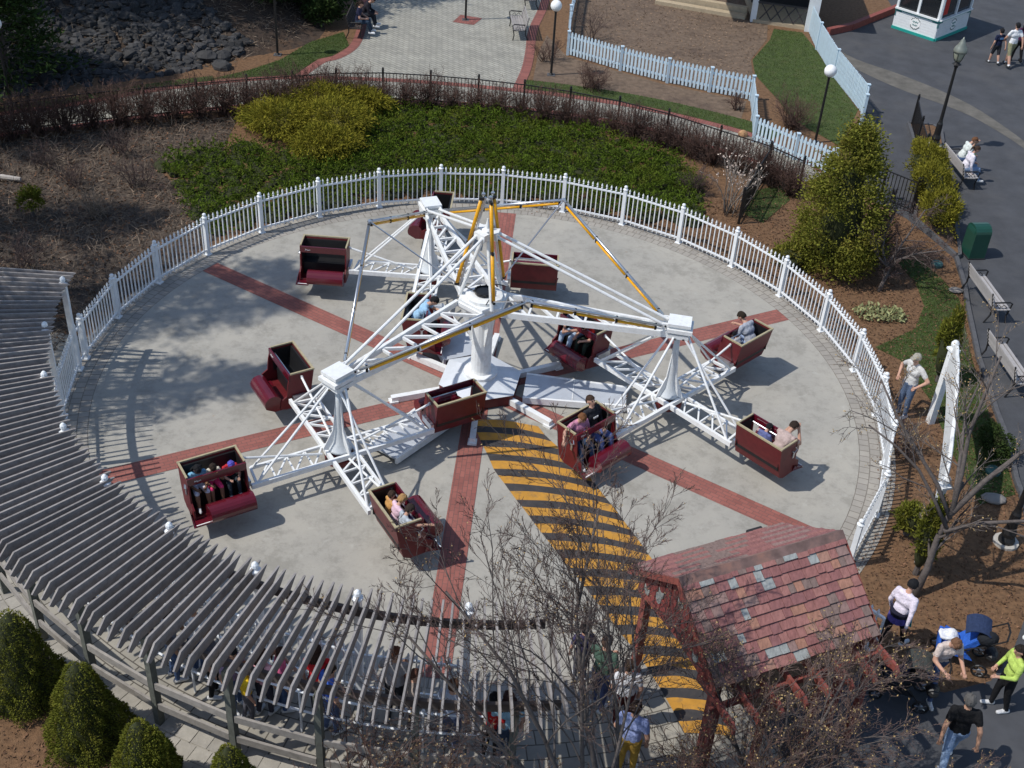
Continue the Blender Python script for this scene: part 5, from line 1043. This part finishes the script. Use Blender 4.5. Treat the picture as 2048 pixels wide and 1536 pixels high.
def capsules(o, J):
    h = o['h']; B = o['build']; K = []
    def c(a, b, r0, r1, lab): K.append((Vector(a), Vector(b), r0*h, r1*h, lab))
    c(J['pel']+V(-.035*h, 0, 0), J['pel']+V(.035*h, 0, 0), .068*B, .068*B, 'pants'); w_ = J['pel'].lerp(J['chest'], .45)
    c(w_+V(-.03*h, 0, 0), w_+V(.03*h, 0, 0), .066*B, .066*B, 'shirt'); c(J['chest']+V(-.045*h, .004*h, 0), J['chest']+V(.045*h, .004*h, 0), .07*B, .07*B, 'shirt')
    c(J['pel']+V(-.03*h, 0, .03*h), w_, .07*B, .066*B, 'shirt'); c(J['pel']+V(.03*h, 0, .03*h), w_, .07*B, .066*B, 'shirt')
    c(J['neck']-J['hu']*.03*h+V(-.05*h, 0, 0), J['neck']-J['hu']*.03*h+V(.05*h, 0, 0), .045*B, .045*B, 'shirt'); c(J['chest'], J['neck']-J['hu']*.035*h, .066*B, .05*B, 'shirt')
    c(J['neck']-J['hu']*.02*h, J['head']-J['hu']*.04*h, .033, .031, 'skin'); hd = J['head']; f = V(0, 1, 0); f = (f-J['hu']*f.dot(J['hu'])).normalized(); ms = 1.12 if o['child'] else 1
    c(hd+J['hu']*.018*h-f*.012*h, hd+J['hu']*.01*h+f*.008*h, .052*ms, .05*ms, 'skin'); c(hd+f*.012*h, hd-J['hu']*.042*h+f*.022*h, .044*ms, .027*ms, 'skin')
    c(hd+f*.055*h*ms-J['hu']*.005*h, hd+f*.062*h*ms-J['hu']*.016*h, .009, .010, 'skin')
    for s in (-1, 1): c(hd+V(s*.052*h*ms, 0, 0)-f*.008*h, hd+V(s*.054*h*ms, 0, 0)-f*.008*h-J['hu']*.012*h, .011, .009, 'skin')
    for s, n in ((-1, 'L'), (1, 'R')):
        S, E, W = J['sh'+n], J['el'+n], J['wr'+n]; sl = o['sleeve']
        lu = 'shirt'; c(S, S.lerp(E, .55), .040*B, .038*B, 'shirt' if sl != 'none' else 'skin'); c(S.lerp(E, .55), E, .031*B, .028*B, 'shirt' if sl == 'long' else 'skin'); c(E, W, .028*B, .020, 'shirt' if sl == 'long' else 'skin')
        d = (W-E).normalized(); c(W, W+d*.035*h, .021, .019, 'skin')
        Hp, Kn, An, T = J['hip'+n], J['kn'+n], J['an'+n], J['toe'+n]; lp = 'pants'; lk = 'pants' if o['legs'] == 'long' else 'skin'
        c(Hp, Hp.lerp(Kn, .8), .062*B, .048*B, lp); c(Hp.lerp(Kn, .8), Kn, .046*B, .042*B, lp); c(Kn, Kn.lerp(An, .35), .041*B, .040*B, lk); c(Kn.lerp(An, .35), An, .039*B, .027, lk)
        if o['socks']: c(An.lerp(Kn, .22), An, .030, .029, 'socks')
        c(An-V(0, .022*h, .02*h), T, .030, .026, 'shoes')
    return K
def capsule_mesh(b, a, e, r0, r1, n=10):
    b.path([a, e] if (e-a).length > 1e-6 else [a, a+V(0, 0, 1e-4)], [r0, r1], n); b.ball(a, r0, n, 7); b.ball(e, r1, n, 7)
def build_people():
    tmp = []
    for o in PEOPLE:
        J = make_joints(o); K = capsules(o, J); b = MB()
        for a, e, r0, r1, lab in K: capsule_mesh(b, a, e, r0, r1, 8)
        t = b.build('tmp', M['eye']); m = t.modifiers.new('r', 'REMESH'); m.mode = 'VOXEL'; m.voxel_size = .0125*o['h']; m.use_smooth_shade = True; s = t.modifiers.new('s', 'SMOOTH'); s.factor = .5; s.iterations = 3; tmp.append((o, J, K, t))
    dg = bpy.context.evaluated_depsgraph_get()
    for o, J, K, t in tmp:
        me = bpy.data.meshes.new_from_object(t.evaluated_get(dg)); bpy.data.objects.remove(t); h = o['h']
        Vn = np.empty(len(me.vertices)*3); me.vertices.foreach_get('co', Vn); Vn = Vn.reshape(-1, 3)
        F = [tuple(p.vertices) for p in me.polygons]; bpy.data.meshes.remove(me)
        cen = np.array([Vn[list(f)].mean(0) for f in F]); best = np.full(len(F), 1e9); lab = np.zeros(len(F), int); labs = ['skin', 'shirt', 'pants', 'shoes', 'socks', 'eye', 'lip']
        for a, e, r0, r1, l in K:
            a_, e_ = np.array(a), np.array(e); d = e_-a_; tt = np.clip(((cen-a_)@d)/max(d@d, 1e-9), 0, 1); dist = np.linalg.norm(cen-(a_+tt[:, None]*d), axis=1)-(r0+(r1-r0)*tt); i = dist < best; best[i] = dist[i]; lab[i] = labs.index(l)
        b = MB(); b.v = [tuple(x) for x in Vn]; b.f = F; b.m = lab.tolist(); nb = len(F)
        hd = J['head']; hu = J['hu']; f = V(0, 1, 0); f = (f-hu*f.dot(hu)).normalized(); ms = 1.12 if o['child'] else 1
        for s in (-1, 1): b.ball(hd+f*.050*h*ms+V(s*.02*h, 0, 0)+hu*.008*h, .008*h, 6, 4, 5)
        b.ball(hd+f*.048*h*ms-hu*.034*h, (.013*h, .004*h, .004*h), 6, 4, 6)
        for s, n in ((-1, 'L'), (1, 'R')):                                     # five curled fingers on each palm
            W = J['wr'+n]; d = (W-J['el'+n]).normalized(); side = V(s, 0, 0); side = (side-d*side.dot(d)).normalized(); pn = d.cross(side)*s; tip = W+d*.048*h
            pn = pn if pn.z < 0 else -pn
            for k in range(4):
                p0 = tip+side*(k-1.5)*.0105*h; L = (.040, .046, .043, .034)[k]*h; p1 = p0+d*L*.5+pn*.004*h; p2 = p1+d*L*.3+pn*L*.45; b.path([p0-d*.012*h, p1, p2], [.0056*h, .0052*h, .0042*h], 5, 0)
            p0 = W+d*.018*h-side*.012*h*1.0; p1 = p0-side*.022*h+d*.018*h; p2 = p1+d*.02*h+pn*.008*h; b.path([p0, p1, p2], [.0075*h, .0066*h, .005*h], 5, 0)
        mats = [cmat(SK[o['skin']], 'skin'), cmat(o['shirt']), cmat(o['pants']), cmat(o['shoes']), cmat(o['socks'] or (.7, .7, .7)), M['eye'], M['lip']]
        body = b.build('person', mats, None, smooth=True); body.location = o['loc']; body.rotation_euler = (0, 0, o['yaw']); tag(body, o['label'], 'person', o['group'])
        hb = MB(); n, m = 14, 10; rx, ry, rz = .0565*h*ms, .064*h*ms, .068*h*ms; hc = hd+hu*.008*h-f*.004*h; rt = V(1, 0, 0); pts = {}
        def hp(i, k, g=1.0):
            ph = math.pi*i/m; th = 2*math.pi*k/n; x, y, z = math.sin(ph)*math.cos(th), math.sin(ph)*math.sin(th), math.cos(ph); g2 = g*(1+.05*math.sin(5*th+3*ph)); return hc+rt*x*rx*g2+f*y*ry*g2+hu*z*rz*g2
        st = o['style']
        for i in range(m):
            for k in range(n):
                ph = math.pi*(i+.5)/m; th = 2*math.pi*(k+.5)/n; y, z = math.sin(ph)*math.sin(th), math.cos(ph)
                ok = z > .42 or (y < .15 and z > -.1) or (y < -.25 and z > (-.6 if st != 'bald' else -.3))
                if st == 'bald': ok = (y < .1 and -.3 < z < .35)
                if st in ('cap', 'beanie'): ok = z > .1 or (y < -.2 and z > -.35)
                if ok: hb.add([hp(i, k, 1.03), hp(i, k+1, 1.03), hp(i+1, k+1, 1.03), hp(i+1, k, 1.03)], [(0, 3, 2, 1)])
        if st == 'long':
            for k in range(7): x = (k-3)/3; hb.path([hc+rt*x*rx*.9-f*ry*(1-.4*abs(x))+hu*.1*rz, hc+rt*x*rx*1.15-f*ry*(.95-.3*abs(x))-hu*rz*.9, J['neck']+rt*x*rx*1.2-f*.05*h-hu*.03*h], [.02*h, .022*h, .010*h], 6)
        if st == 'tail': hb.path([hc-f*ry, hc-f*ry*1.5-hu*rz*.3, hc-f*ry*1.4-hu*rz*1.6], [.018*h, .02*h, .006*h], 6)
        if st == 'cap': hb.extr([hc+hu*rz*.25+rt*rx*.75+f*ry*.72, hc+hu*rz*.18+rt*rx*.5+f*ry*1.5, hc+hu*rz*.18-rt*rx*.5+f*ry*1.5, hc+hu*rz*.25-rt*rx*.75+f*ry*.72], hu*.008*h)
        hcl = o['cap'] if st in ('cap', 'beanie') and o['cap'] else o['hair']; hb.build('hat' if st in ('cap', 'beanie') else 'hair', cmat(hcl), body, smooth=True)
        if o['extra']: o['extra'](body, J, h)
NAVY, JEAN, LJEAN, BLK, WHT, GRY = (.015, .02, .05), (.06, .10, .20), (.20, .28, .42), (.012, .012, .014), (.78, .78, .78), (.40, .42, .45)
def backpack(body, J, h):
    b = MB(); c = J['chest']-V(0, .13*h, .0); b.ball(c, (.085*h, .055*h, .12*h), 10, 7); b.build('backpack', cmat((.02, .02, .025)), body, smooth=True)
def teal_bag(body, J, h):
    b = MB(); p = J['pel']+V(.07*h, .03*h, -.02*h); b.extr([p+V(-.05*h, .055*h, 0), p+V(.045*h, .04*h, 0), p+V(.06*h, .05*h, -.13*h), p+V(-.04*h, .07*h, -.13*h)], (0, .02, 0)); b.build('apron_bag', cmat((.02, .38, .33)), body)
    b = MB(); p = J['pel']; b.lathe([(.105*h, -.0*h), (.11*h, .05*h), (.10*h, .06*h)], 12, (p.x, p.y, p.z+.01*h)); b.build('waist_jacket', cmat((.015, .015, .03)), body); b = MB(); b.lathe([(.112*h, -.075*h), (.108*h, .0*h)], 12, (p.x, p.y, p.z)); b.build('skirt_wrap', cmat((.10, .08, .32)), body)
def stripe_pack(body, J, h): 
    b = MB(); c = J['chest']+V(.0, -.085*h, .03*h); b.box(c, (.1*h, .012, .05*h)); b.build('shirt_print', cmat((.12, .25, .45)), body)
def hoodie_print(body, J, h):
    b = MB(); c = J['chest']+V(0, .078*h, .015*h)
    for i in range(3): x = (i-1)*.03*h; b.box(c+V(x, 0, 0), (.014*h, .008*h, .022*h)); b.box(c+V(x+.006*h, .001, .012*h), (.02*h, .006*h, .006*h))
    b.build('chest_print', M['paper'], body)
# -- riders: (hub, arm) -> car frame
def in_car(hub, arm, x, **k):
    hi, kk, c, a = [q for q in CARS if q[0] == hub and q[1] == arm][0]; u = pol(1, a); v = pol(1, a+90); p = c+u*x+v*k.pop('y', -.06); z = k.pop('z', 0)
    person((p.x, p.y, z), R_(a)-R_(90)+R_(90)+k.pop('turn', 0), k.pop('h'), k.pop('label'), pose='sit', **k)
G = 'riders in the maroon cars'
in_car(0, 2, .33, h=1.3, label='child in pale blue shirt and printed shorts riding the front-left maroon car', shirt=(.22, .48, .68), pants=(.62, .6, .68), legs='shorts', skin='brown', hair=BLK, style='long', arms=('lap', 'lap'), lean=.25, headtilt=.3, child=True, group=G)
in_car(0, 2, .03, h=1.2, label='child in cream top and pink shorts in the middle of the front-left maroon car', shirt=(.6, .55, .45), pants=(.75, .05, .18), legs='shorts', skin='brown', hair=(.03, .02, .015), arms=('face', 'lap'), lean=.3, headtilt=.3, child=True, group=G)
in_car(0, 2, -.33, h=1.15, label='child in red and blue cap leaning at the inner end of the front-left car', shirt=(.5, .03, .04), pants=(.03, .04, .05), skin='light', style='cap', cap=(.10, .09, .42), arms=('bar', 'bar'), lean=.35, headtilt=.4, child=True, group=G)
in_car(0, 3, -.28, h=1.15, label='dark-haired child tucked at the inner end of the front maroon car', shirt=(.55, .3, .1), pants=BLK, hair=(.05, .03, .02), arms=('bar', 'lap'), lean=.15, child=True, group=G)
in_car(0, 3, .0, h=1.35, label='blond child in pink shirt riding the front maroon car', shirt=(.72, .5, .58), pants=(.03, .04, .12), hair=(.38, .22, .09), arms=('lap', 'side'), lean=.2, headtilt=.35, child=True, group=G)
in_car(0, 3, .32, h=1.35, label='child in grey striped shirt with an arm over the front car side', shirt=(.42, .46, .5), pants=(.55, .55, .6), hair=(.035, .025, .02), arms=('lap', 'out'), lean=.2, headtilt=.35, child=True, group=G)
in_car(1, 2, .25, h=1.62, label='woman in pink shirt riding the car over the striped walkway', shirt=(.58, .25, .36), pants=(.03, .06, .12), hair=(.16, .07, .03), style='short', arms=('lap', 'side'), lean=.12, headtilt=.35, turn=-.2, group=G)
in_car(1, 2, -.22, h=1.76, label='man in dark hooded sweatshirt and jeans laughing in the car over the striped walkway', shirt=(.025, .025, .03), pants=(.08, .11, .26), hair=(.05, .03, .02), sleeve='long', arms=('lap', 'lap'), lean=-.12, headtilt=-.25, extra=hoodie_print, group=G)
in_car(1, 1, .25, h=1.7, label='rider in dark top and light jeans in the car beside the column', shirt=(.03, .04, .08), pants=(.38, .48, .62), hair=BLK, arms=('bar', 'lap'), lean=.3, headtilt=.4, group=G)
in_car(1, 1, -.2, h=1.45, label='child in red shirt in the car beside the column', shirt=(.55, .03, .02), pants=(.03, .04, .03), hair=(.02, .015, .012), arms=('bar', 'bar'), lean=.45, headtilt=.4, child=True, group=G)
in_car(1, 0, .22, h=1.76, label='man in grey tee shirt and jeans hunched in the rightmost far car', shirt=(.36, .38, .43), pants=(.28, .36, .52), hair=(.025, .018, .012), arms=('lap', 'bar'), lean=.55, headtilt=.3, group=G)
in_car(1, 0, -.22, h=1.1, label='small dark-haired child low in the rightmost far car beside the man', shirt=(.4, .4, .42), pants=(.5, .5, .55), hair=BLK, arms=('lap', 'lap'), lean=.6, headtilt=.3, child=True, group=G)
in_car(1, 3, .30, h=1.76, label='man in tan shirt bent forward in the rightmost near car', shirt=(.44, .34, .31), pants=(.2, .19, .17), hair=(.03, .02, .015), arms=('face', 'face'), lean=.75, headtilt=.25, sleeve='short', group=G)
in_car(1, 3, -.1, h=1.15, label='child low in the rightmost near car beside the man in tan', shirt=(.12, .14, .3), pants=BLK, hair=BLK, arms=('lap', 'lap'), lean=.4, headtilt=.4, child=True, group=G)
in_car(2, 3, -.1, h=1.74, label='man in light blue shirt leaning in the car behind the boom', shirt=(.32, .52, .72), pants=(.04, .05, .06), hair=BLK, arms=('bar', 'bar'), lean=.6, headtilt=.3, group=G)
# -- walkers
person((19.43, 23.97, 0), R_(15), 1.76, 'man in white tee shirt and khaki shorts walking away at top right', shirt=WHT, pants=(.26, .25, .15), legs='shorts', hair=BLK, shoes=(.05, .05, .05), socks=WHT, stride=.9, arms=('swingf', 'swingb'))
person((18.95, 24.15, 0), R_(15), 1.42, 'boy in navy shirt and dark shorts walking beside the man in white', shirt=NAVY, pants=(.03, .03, .035), legs='shorts', hair=BLK, shoes=(.05, .05, .05), socks=WHT, stride=-.7, arms=('down', 'swingb'), child=True, extra=stripe_pack)
person((19.95, 24.55, 0), R_(15), 1.66, 'woman in dark purple top walking beyond the man in white', shirt=(.06, .015, .05), pants=BLK, hair=BLK, style='long', shoes=BLK, stride=-.6, arms=('swingf', 'down'))
person((14.75, 13.0, 0), R_(-84), 1.66, 'person in white shirt and jeans seated at the near end of the lamp-post bench', pose='sit', seat=.44, shirt=(.72, .68, .74), pants=LJEAN, hair=(.05, .03, .02), style='tail', arms=('lap', 'down'), lean=.25, headtilt=.3, sleeve='long')
person((14.85, 13.8, 0), R_(-84), 1.62, 'brown-haired person in white and green seated at the far end of the bench', pose='sit', seat=.44, shirt=(.62, .66, .62), pants=(.08, .13, .25), hair=(.13, .06, .03), arms=('face', 'lap'), lean=.35, headtilt=.35, extra=lambda b_, J, h: (lambda m: (m.extr([J['pel']+V(-.1*h, .06*h, .05*h), J['pel']+V(.1*h, .06*h, .05*h), J['pel']+V(.08*h, .24*h, .06*h), J['pel']+V(-.1*h, .24*h, .04*h)], (0, 0, .035*h)), m.build('green_jacket', cmat((.14, .75, .05)), b_)))(MB()))
person((9.98, .05, 0), R_(120), 1.78, 'man in pale grey tee shirt and cap standing outside the railing, hands on hips', shirt=(.55, .54, .52), pants=(.10, .14, .22), style='cap', cap=(.33, .31, .26), hair=(.1, .06, .04), arms=('hip', 'hip'), headtilt=.15)
person((8.1, -7.35, 0), R_(-50), 1.7, 'attendant in white jacket and dark knit cap stepping through the railing gate', shirt=(.72, .66, .76), pants=BLK, style='beanie', cap=BLK, hair=BLK, sleeve='long', arms=('down', 'swingb'), stride=.9, lean=.12, headtilt=.2, extra=teal_bag)
person((8.62, -8.35, 0), R_(190), 1.68, 'woman in pale pink tee shirt and jeans holding the black stroller', shirt=(.62, .52, .47), pants=(.06, .09, .18), hair=(.16, .085, .05), arms=('push', 'push'), stride=.9, lean=.25, headtilt=.35)
person((9.78, -8.62, 0), R_(95), 1.62, 'woman in lime green jacket with black backpack pushing the blue stroller', shirt=(.45, .60, .13), pants=BLK, hair=(.02, .015, .014), style='long', sleeve='long', arms=('push', 'lap'), stride=.3, headtilt=.1, extra=backpack)
person((8.5, -9.95, 0), R_(-10), 1.78, 'man in black tee shirt and light jeans walking on the asphalt at lower right', shirt=(.01, .01, .011), pants=(.24, .33, .48), hair=(.10, .095, .09), arms=('swingb', 'swingb'), stride=1.0, headtilt=.05, skin='tan')
person((10.97, -6.72, 0), R_(-60), 1.75, 'walker cut by the right edge with one white shoe in view', shirt=(.3, .3, .35), pants=BLK, shoes=WHT, stride=-.8)
person((-6.1, 22.65, 0), R_(-90), 1.66, 'woman in navy shirt and jeans sitting at the near end of the plaza bench', pose='sit', seat=.44, shirt=(.02, .022, .05), pants=(.03, .05, .08), hair=(.025, .015, .012), style='tail', arms=('lap', 'lap'), lean=.12, headtilt=.2, shoes=WHT)
person((-6.05, 23.45, 0), R_(-90), 1.74, 'person in dark jacket hunched at the far end of the plaza bench', pose='sit', seat=.44, shirt=(.02, .018, .025), pants=(.018, .022, .03), hair=BLK, sleeve='long', arms=('lap', 'lap'), lean=.55, headtilt=.3, shoes=WHT)
# -- the queue under the pergola
Qs = [(-3.55, -9.75, 1.5, -40, (.28, .2, .3), JEAN, BLK, 'long', 'person in muted purple top in the queue under the pergola', 'down'), (-3.3, -9.98, 1.35, 30, (.75, .48, .02), (.1, .1, .12), (.05, .03, .02), 'short', 'child in bright yellow shirt in the queue under the pergola', 'lap'),
      (-3.05, -9.82, 1.55, 60, (.72, .38, .42), (.05, .05, .07), (.04, .02, .015), 'long', 'person in pink striped shirt in the queue under the pergola', 'down'), (-2.78, -9.7, 1.5, 20, (.5, .1, .2), JEAN, (.05, .025, .02), 'tail', 'person in dark pink shirt in the queue under the pergola', 'cross'),
      (-2.15, -9.72, 1.6, 90, (.55, .02, .025), (.06, .06, .07), (.04, .02, .015), 'long', 'person in red shirt with long dark hair in the queue', 'down'), (-1.88, -10.1, 1.62, 40, (.06, .14, .55), (.1, .14, .25), (.03, .02, .015), 'short', 'person in bright blue shirt in the queue under the pergola', 'down'),
      (-.85, -9.75, 1.72, 80, (.33, .31, .31), (.03, .03, .035), (.12, .05, .03), 'short', 'auburn-haired person in grey sweatshirt in the queue', 'cross'), (-.52, -10.05, 1.6, 10, (.28, .23, .2), (.08, .06, .06), (.09, .04, .03), 'tail', 'person with reddish ponytail in brown top in the queue', 'down'),
      (.14, -10.3, 1.68, 70, (.42, .46, .56), (.1, .12, .2), (.10, .05, .03), 'short', 'person in pale grey-blue shirt in the queue behind the twigs', 'down'), (.8, -10.4, 1.55, 60, (.5, .02, .02), BLK, BLK, 'short', 'person in red top at the right end of the queue', 'down'),
      (1.05, -10.45, 1.66, 100, (.3, .48, .58), (.05, .08, .14), (.04, .02, .02), 'long', 'person in light blue top at the right end of the queue', 'lap'), (-4.35, -9.05, 1.72, 70, (.6, .6, .62), JEAN, (.3, .2, .15), 'bald', 'balding man in white shirt near the railing under the pergola', 'down'),
      (-4.75, -9.2, 1.68, 30, (.18, .2, .26), JEAN, BLK, 'short', 'person in slate shirt under the dense rafters', 'down'), (-4.0, -9.5, 1.6, 10, (.08, .08, .1), BLK, (.2, .12, .07), 'short', 'person in black shirt under the pergola near the pink striped shirt', 'down'),
      (2.3, -8.6, 1.35, 100, (.05, .045, .12), (.1, .1, .12), BLK, 'short', 'boy in purple shirt beside the striped walkway', 'down'), (2.62, -9.2, 1.74, 60, (.07, .12, .09), (.08, .1, .2), (.1, .06, .04), 'short', 'man in dark green shirt beside the striped walkway', 'cross'),
      (3.0, -9.6, 1.62, 90, (.7, .7, .72), (.1, .02, .02), (.05, .03, .02), 'short', 'person in white shirt at the foot of the striped walkway', 'down'), (3.05, -10.55, 1.74, 70, (.30, .36, .62), (.42, .26, .05), (.05, .03, .02), 'short', 'person in blue-lilac shirt and mustard trousers waiting at the entrance', 'down')]
for (x, y, h, yw, sh, pa, ha, st, lb, ar) in Qs: person((x, y, .02), R_(yw-90), h, lb, shirt=sh, pants=pa, hair=ha, style=st, arms=(ar, 'down'), stride=random.uniform(-.2, .2), headtilt=.1, group='people queueing under the pergola', child=h < 1.4, skin=random.choice(['light', 'light', 'tan']))
build_people()
# ================================================================ STROLLERS
def stroller(loc, rz, label, body, hoodc, frame, hood_rot=0):
    root = empty('stroller', loc, rz); tag(root, label, 'stroller')
    for x, y, r in ((-.26, -.36, .13), (.26, -.36, .13), (-.2, .42, .1), (.2, .42, .1)):
        b = MB(); N = 14; b.path([(x, y+r*math.cos(i*6.2832/N), r+r*math.sin(i*6.2832/N)) for i in range(N+1)], [.022]*(N+1), 6); w_ = b.build('wheel', M['blackpad'], root); b = MB(); b.tube((x-.02, y, r), (x+.02, y, r), .04, n=8)
        for i in range(5): a = i*1.2566; b.bar((x, y, r), (x, y+r*.9*math.cos(a), r+r*.9*math.sin(a)), .012, .012)
        b.build('spokes', M['steel'], w_)
    b = MB()
    for x in (-.24, .24): b.path([(x*.85, .44, .12), (x, .1, .45), (x, -.3, .72), (x, -.62, 1.0)], [.014]*4, 6); b.path([(x, -.36, .13), (x, -.05, .5), (x, .2, .5)], [.013]*3, 6)
    b.path([(-.24, -.62, 1.0), (0, -.66, 1.02), (.24, -.62, 1.0)], [.018]*3, 6); b.build('frame', frame, root)
    b = MB(); b.extr([(-.22, .38, .42), (-.22, .36, .56), (-.22, .1, .46), (-.22, -.22, .9), (-.22, -.3, .86), (-.22, 0, .36)], (.44, 0, 0)); b.build('seat', body, root)
    b = MB(); b.extr([(-.24, .42, .3), (-.24, .44, .48), (-.24, -.05, .42), (-.24, -.2, .3)], (.03, 0, 0)); b.extr([(.21, .42, .3), (.21, .44, .48), (.21, -.05, .42), (.21, -.2, .3)], (.03, 0, 0)); b.box((0, .43, .4), (.44, .05, .2)); b.build('tub', body, root)
    b = MB(); N = 8; pr_ = []
    for i in range(N+1): a = R_(35+95*i/N+hood_rot); pr_.append((-.16+.3*math.cos(a), .74+.3*math.sin(a)))
    for i in range(N): (y0, z0), (y1, z1) = pr_[i], pr_[i+1]; b.extr([(-.235, y0, z0), (-.235, y1, z1), (-.235, -.16+(y1+.16)*.95, .72+(z1-.72)*.95), (-.235, -.16+(y0+.16)*.95, .72+(z0-.72)*.95)], (.47, 0, 0))
    b.build('canopy', hoodc, root, smooth=False)
    b = MB(); b.ball((0, -.5, .38), (.2, .13, .11), 8, 6); b.build('basket', M['blackpad'], root)
    return root
dkcloth, bluec, hoodd, hoodb = cmat((.018, .02, .024)), cmat((.03, .12, .5)), cmat((.05, .055, .05)), cmat((.025, .04, .09))
stroller((8.05, -8.5, .01), R_(75), 'black stroller with open dark canopy at the edge of the bark bed', dkcloth, hoodd, M['blackmetal'])
st2 = stroller((9.35, -7.55, .02), R_(72), 'bright blue stroller with dark canopy and white towel on the bark bed', bluec, hoodb, M['blackmetal'])
tw = MB(); tw.ball((0, 0, 0), (.22, .15, .06), 20, 12); tw.v = [(x+.02*math.sin(31*y), y+.02*math.sin(27*x), z+.05*math.sin(17*x+5*y)*math.cos(21*y)+random.uniform(-.008, .008)-.25*x*x) for x, y, z in tw.v]; o = tw.build('towel', cmat((.75, .76, .8)), None, True); o.location = (9.05, -7.5, .62); o.rotation_euler = (.1, .15, .4); tag(o, 'crumpled white towel lying over the front of the blue stroller', 'towel')
bg_ = MB(); bg_.ball((0, 0, 0), (.2, .14, .16), 10, 7); o = bg_.build('bag', dkcloth, None, True); o.location = (9.62, -7.78, .86); tag(o, 'black bag hanging on the handle of the blue stroller', 'bag')
person_n = len(PEOPLE); PEOPLE.clear()
person((8.02, -8.42, .0), R_(75), .95, 'toddler in navy sitting in the black stroller', pose='sit', seat=.44, shirt=(.02, .03, .08), pants=NAVY, hair=(.3, .2, .1), style='cap', cap=(.02, .25, .25), arms=('lap', 'lap'), child=True, lean=-.2)
build_people()
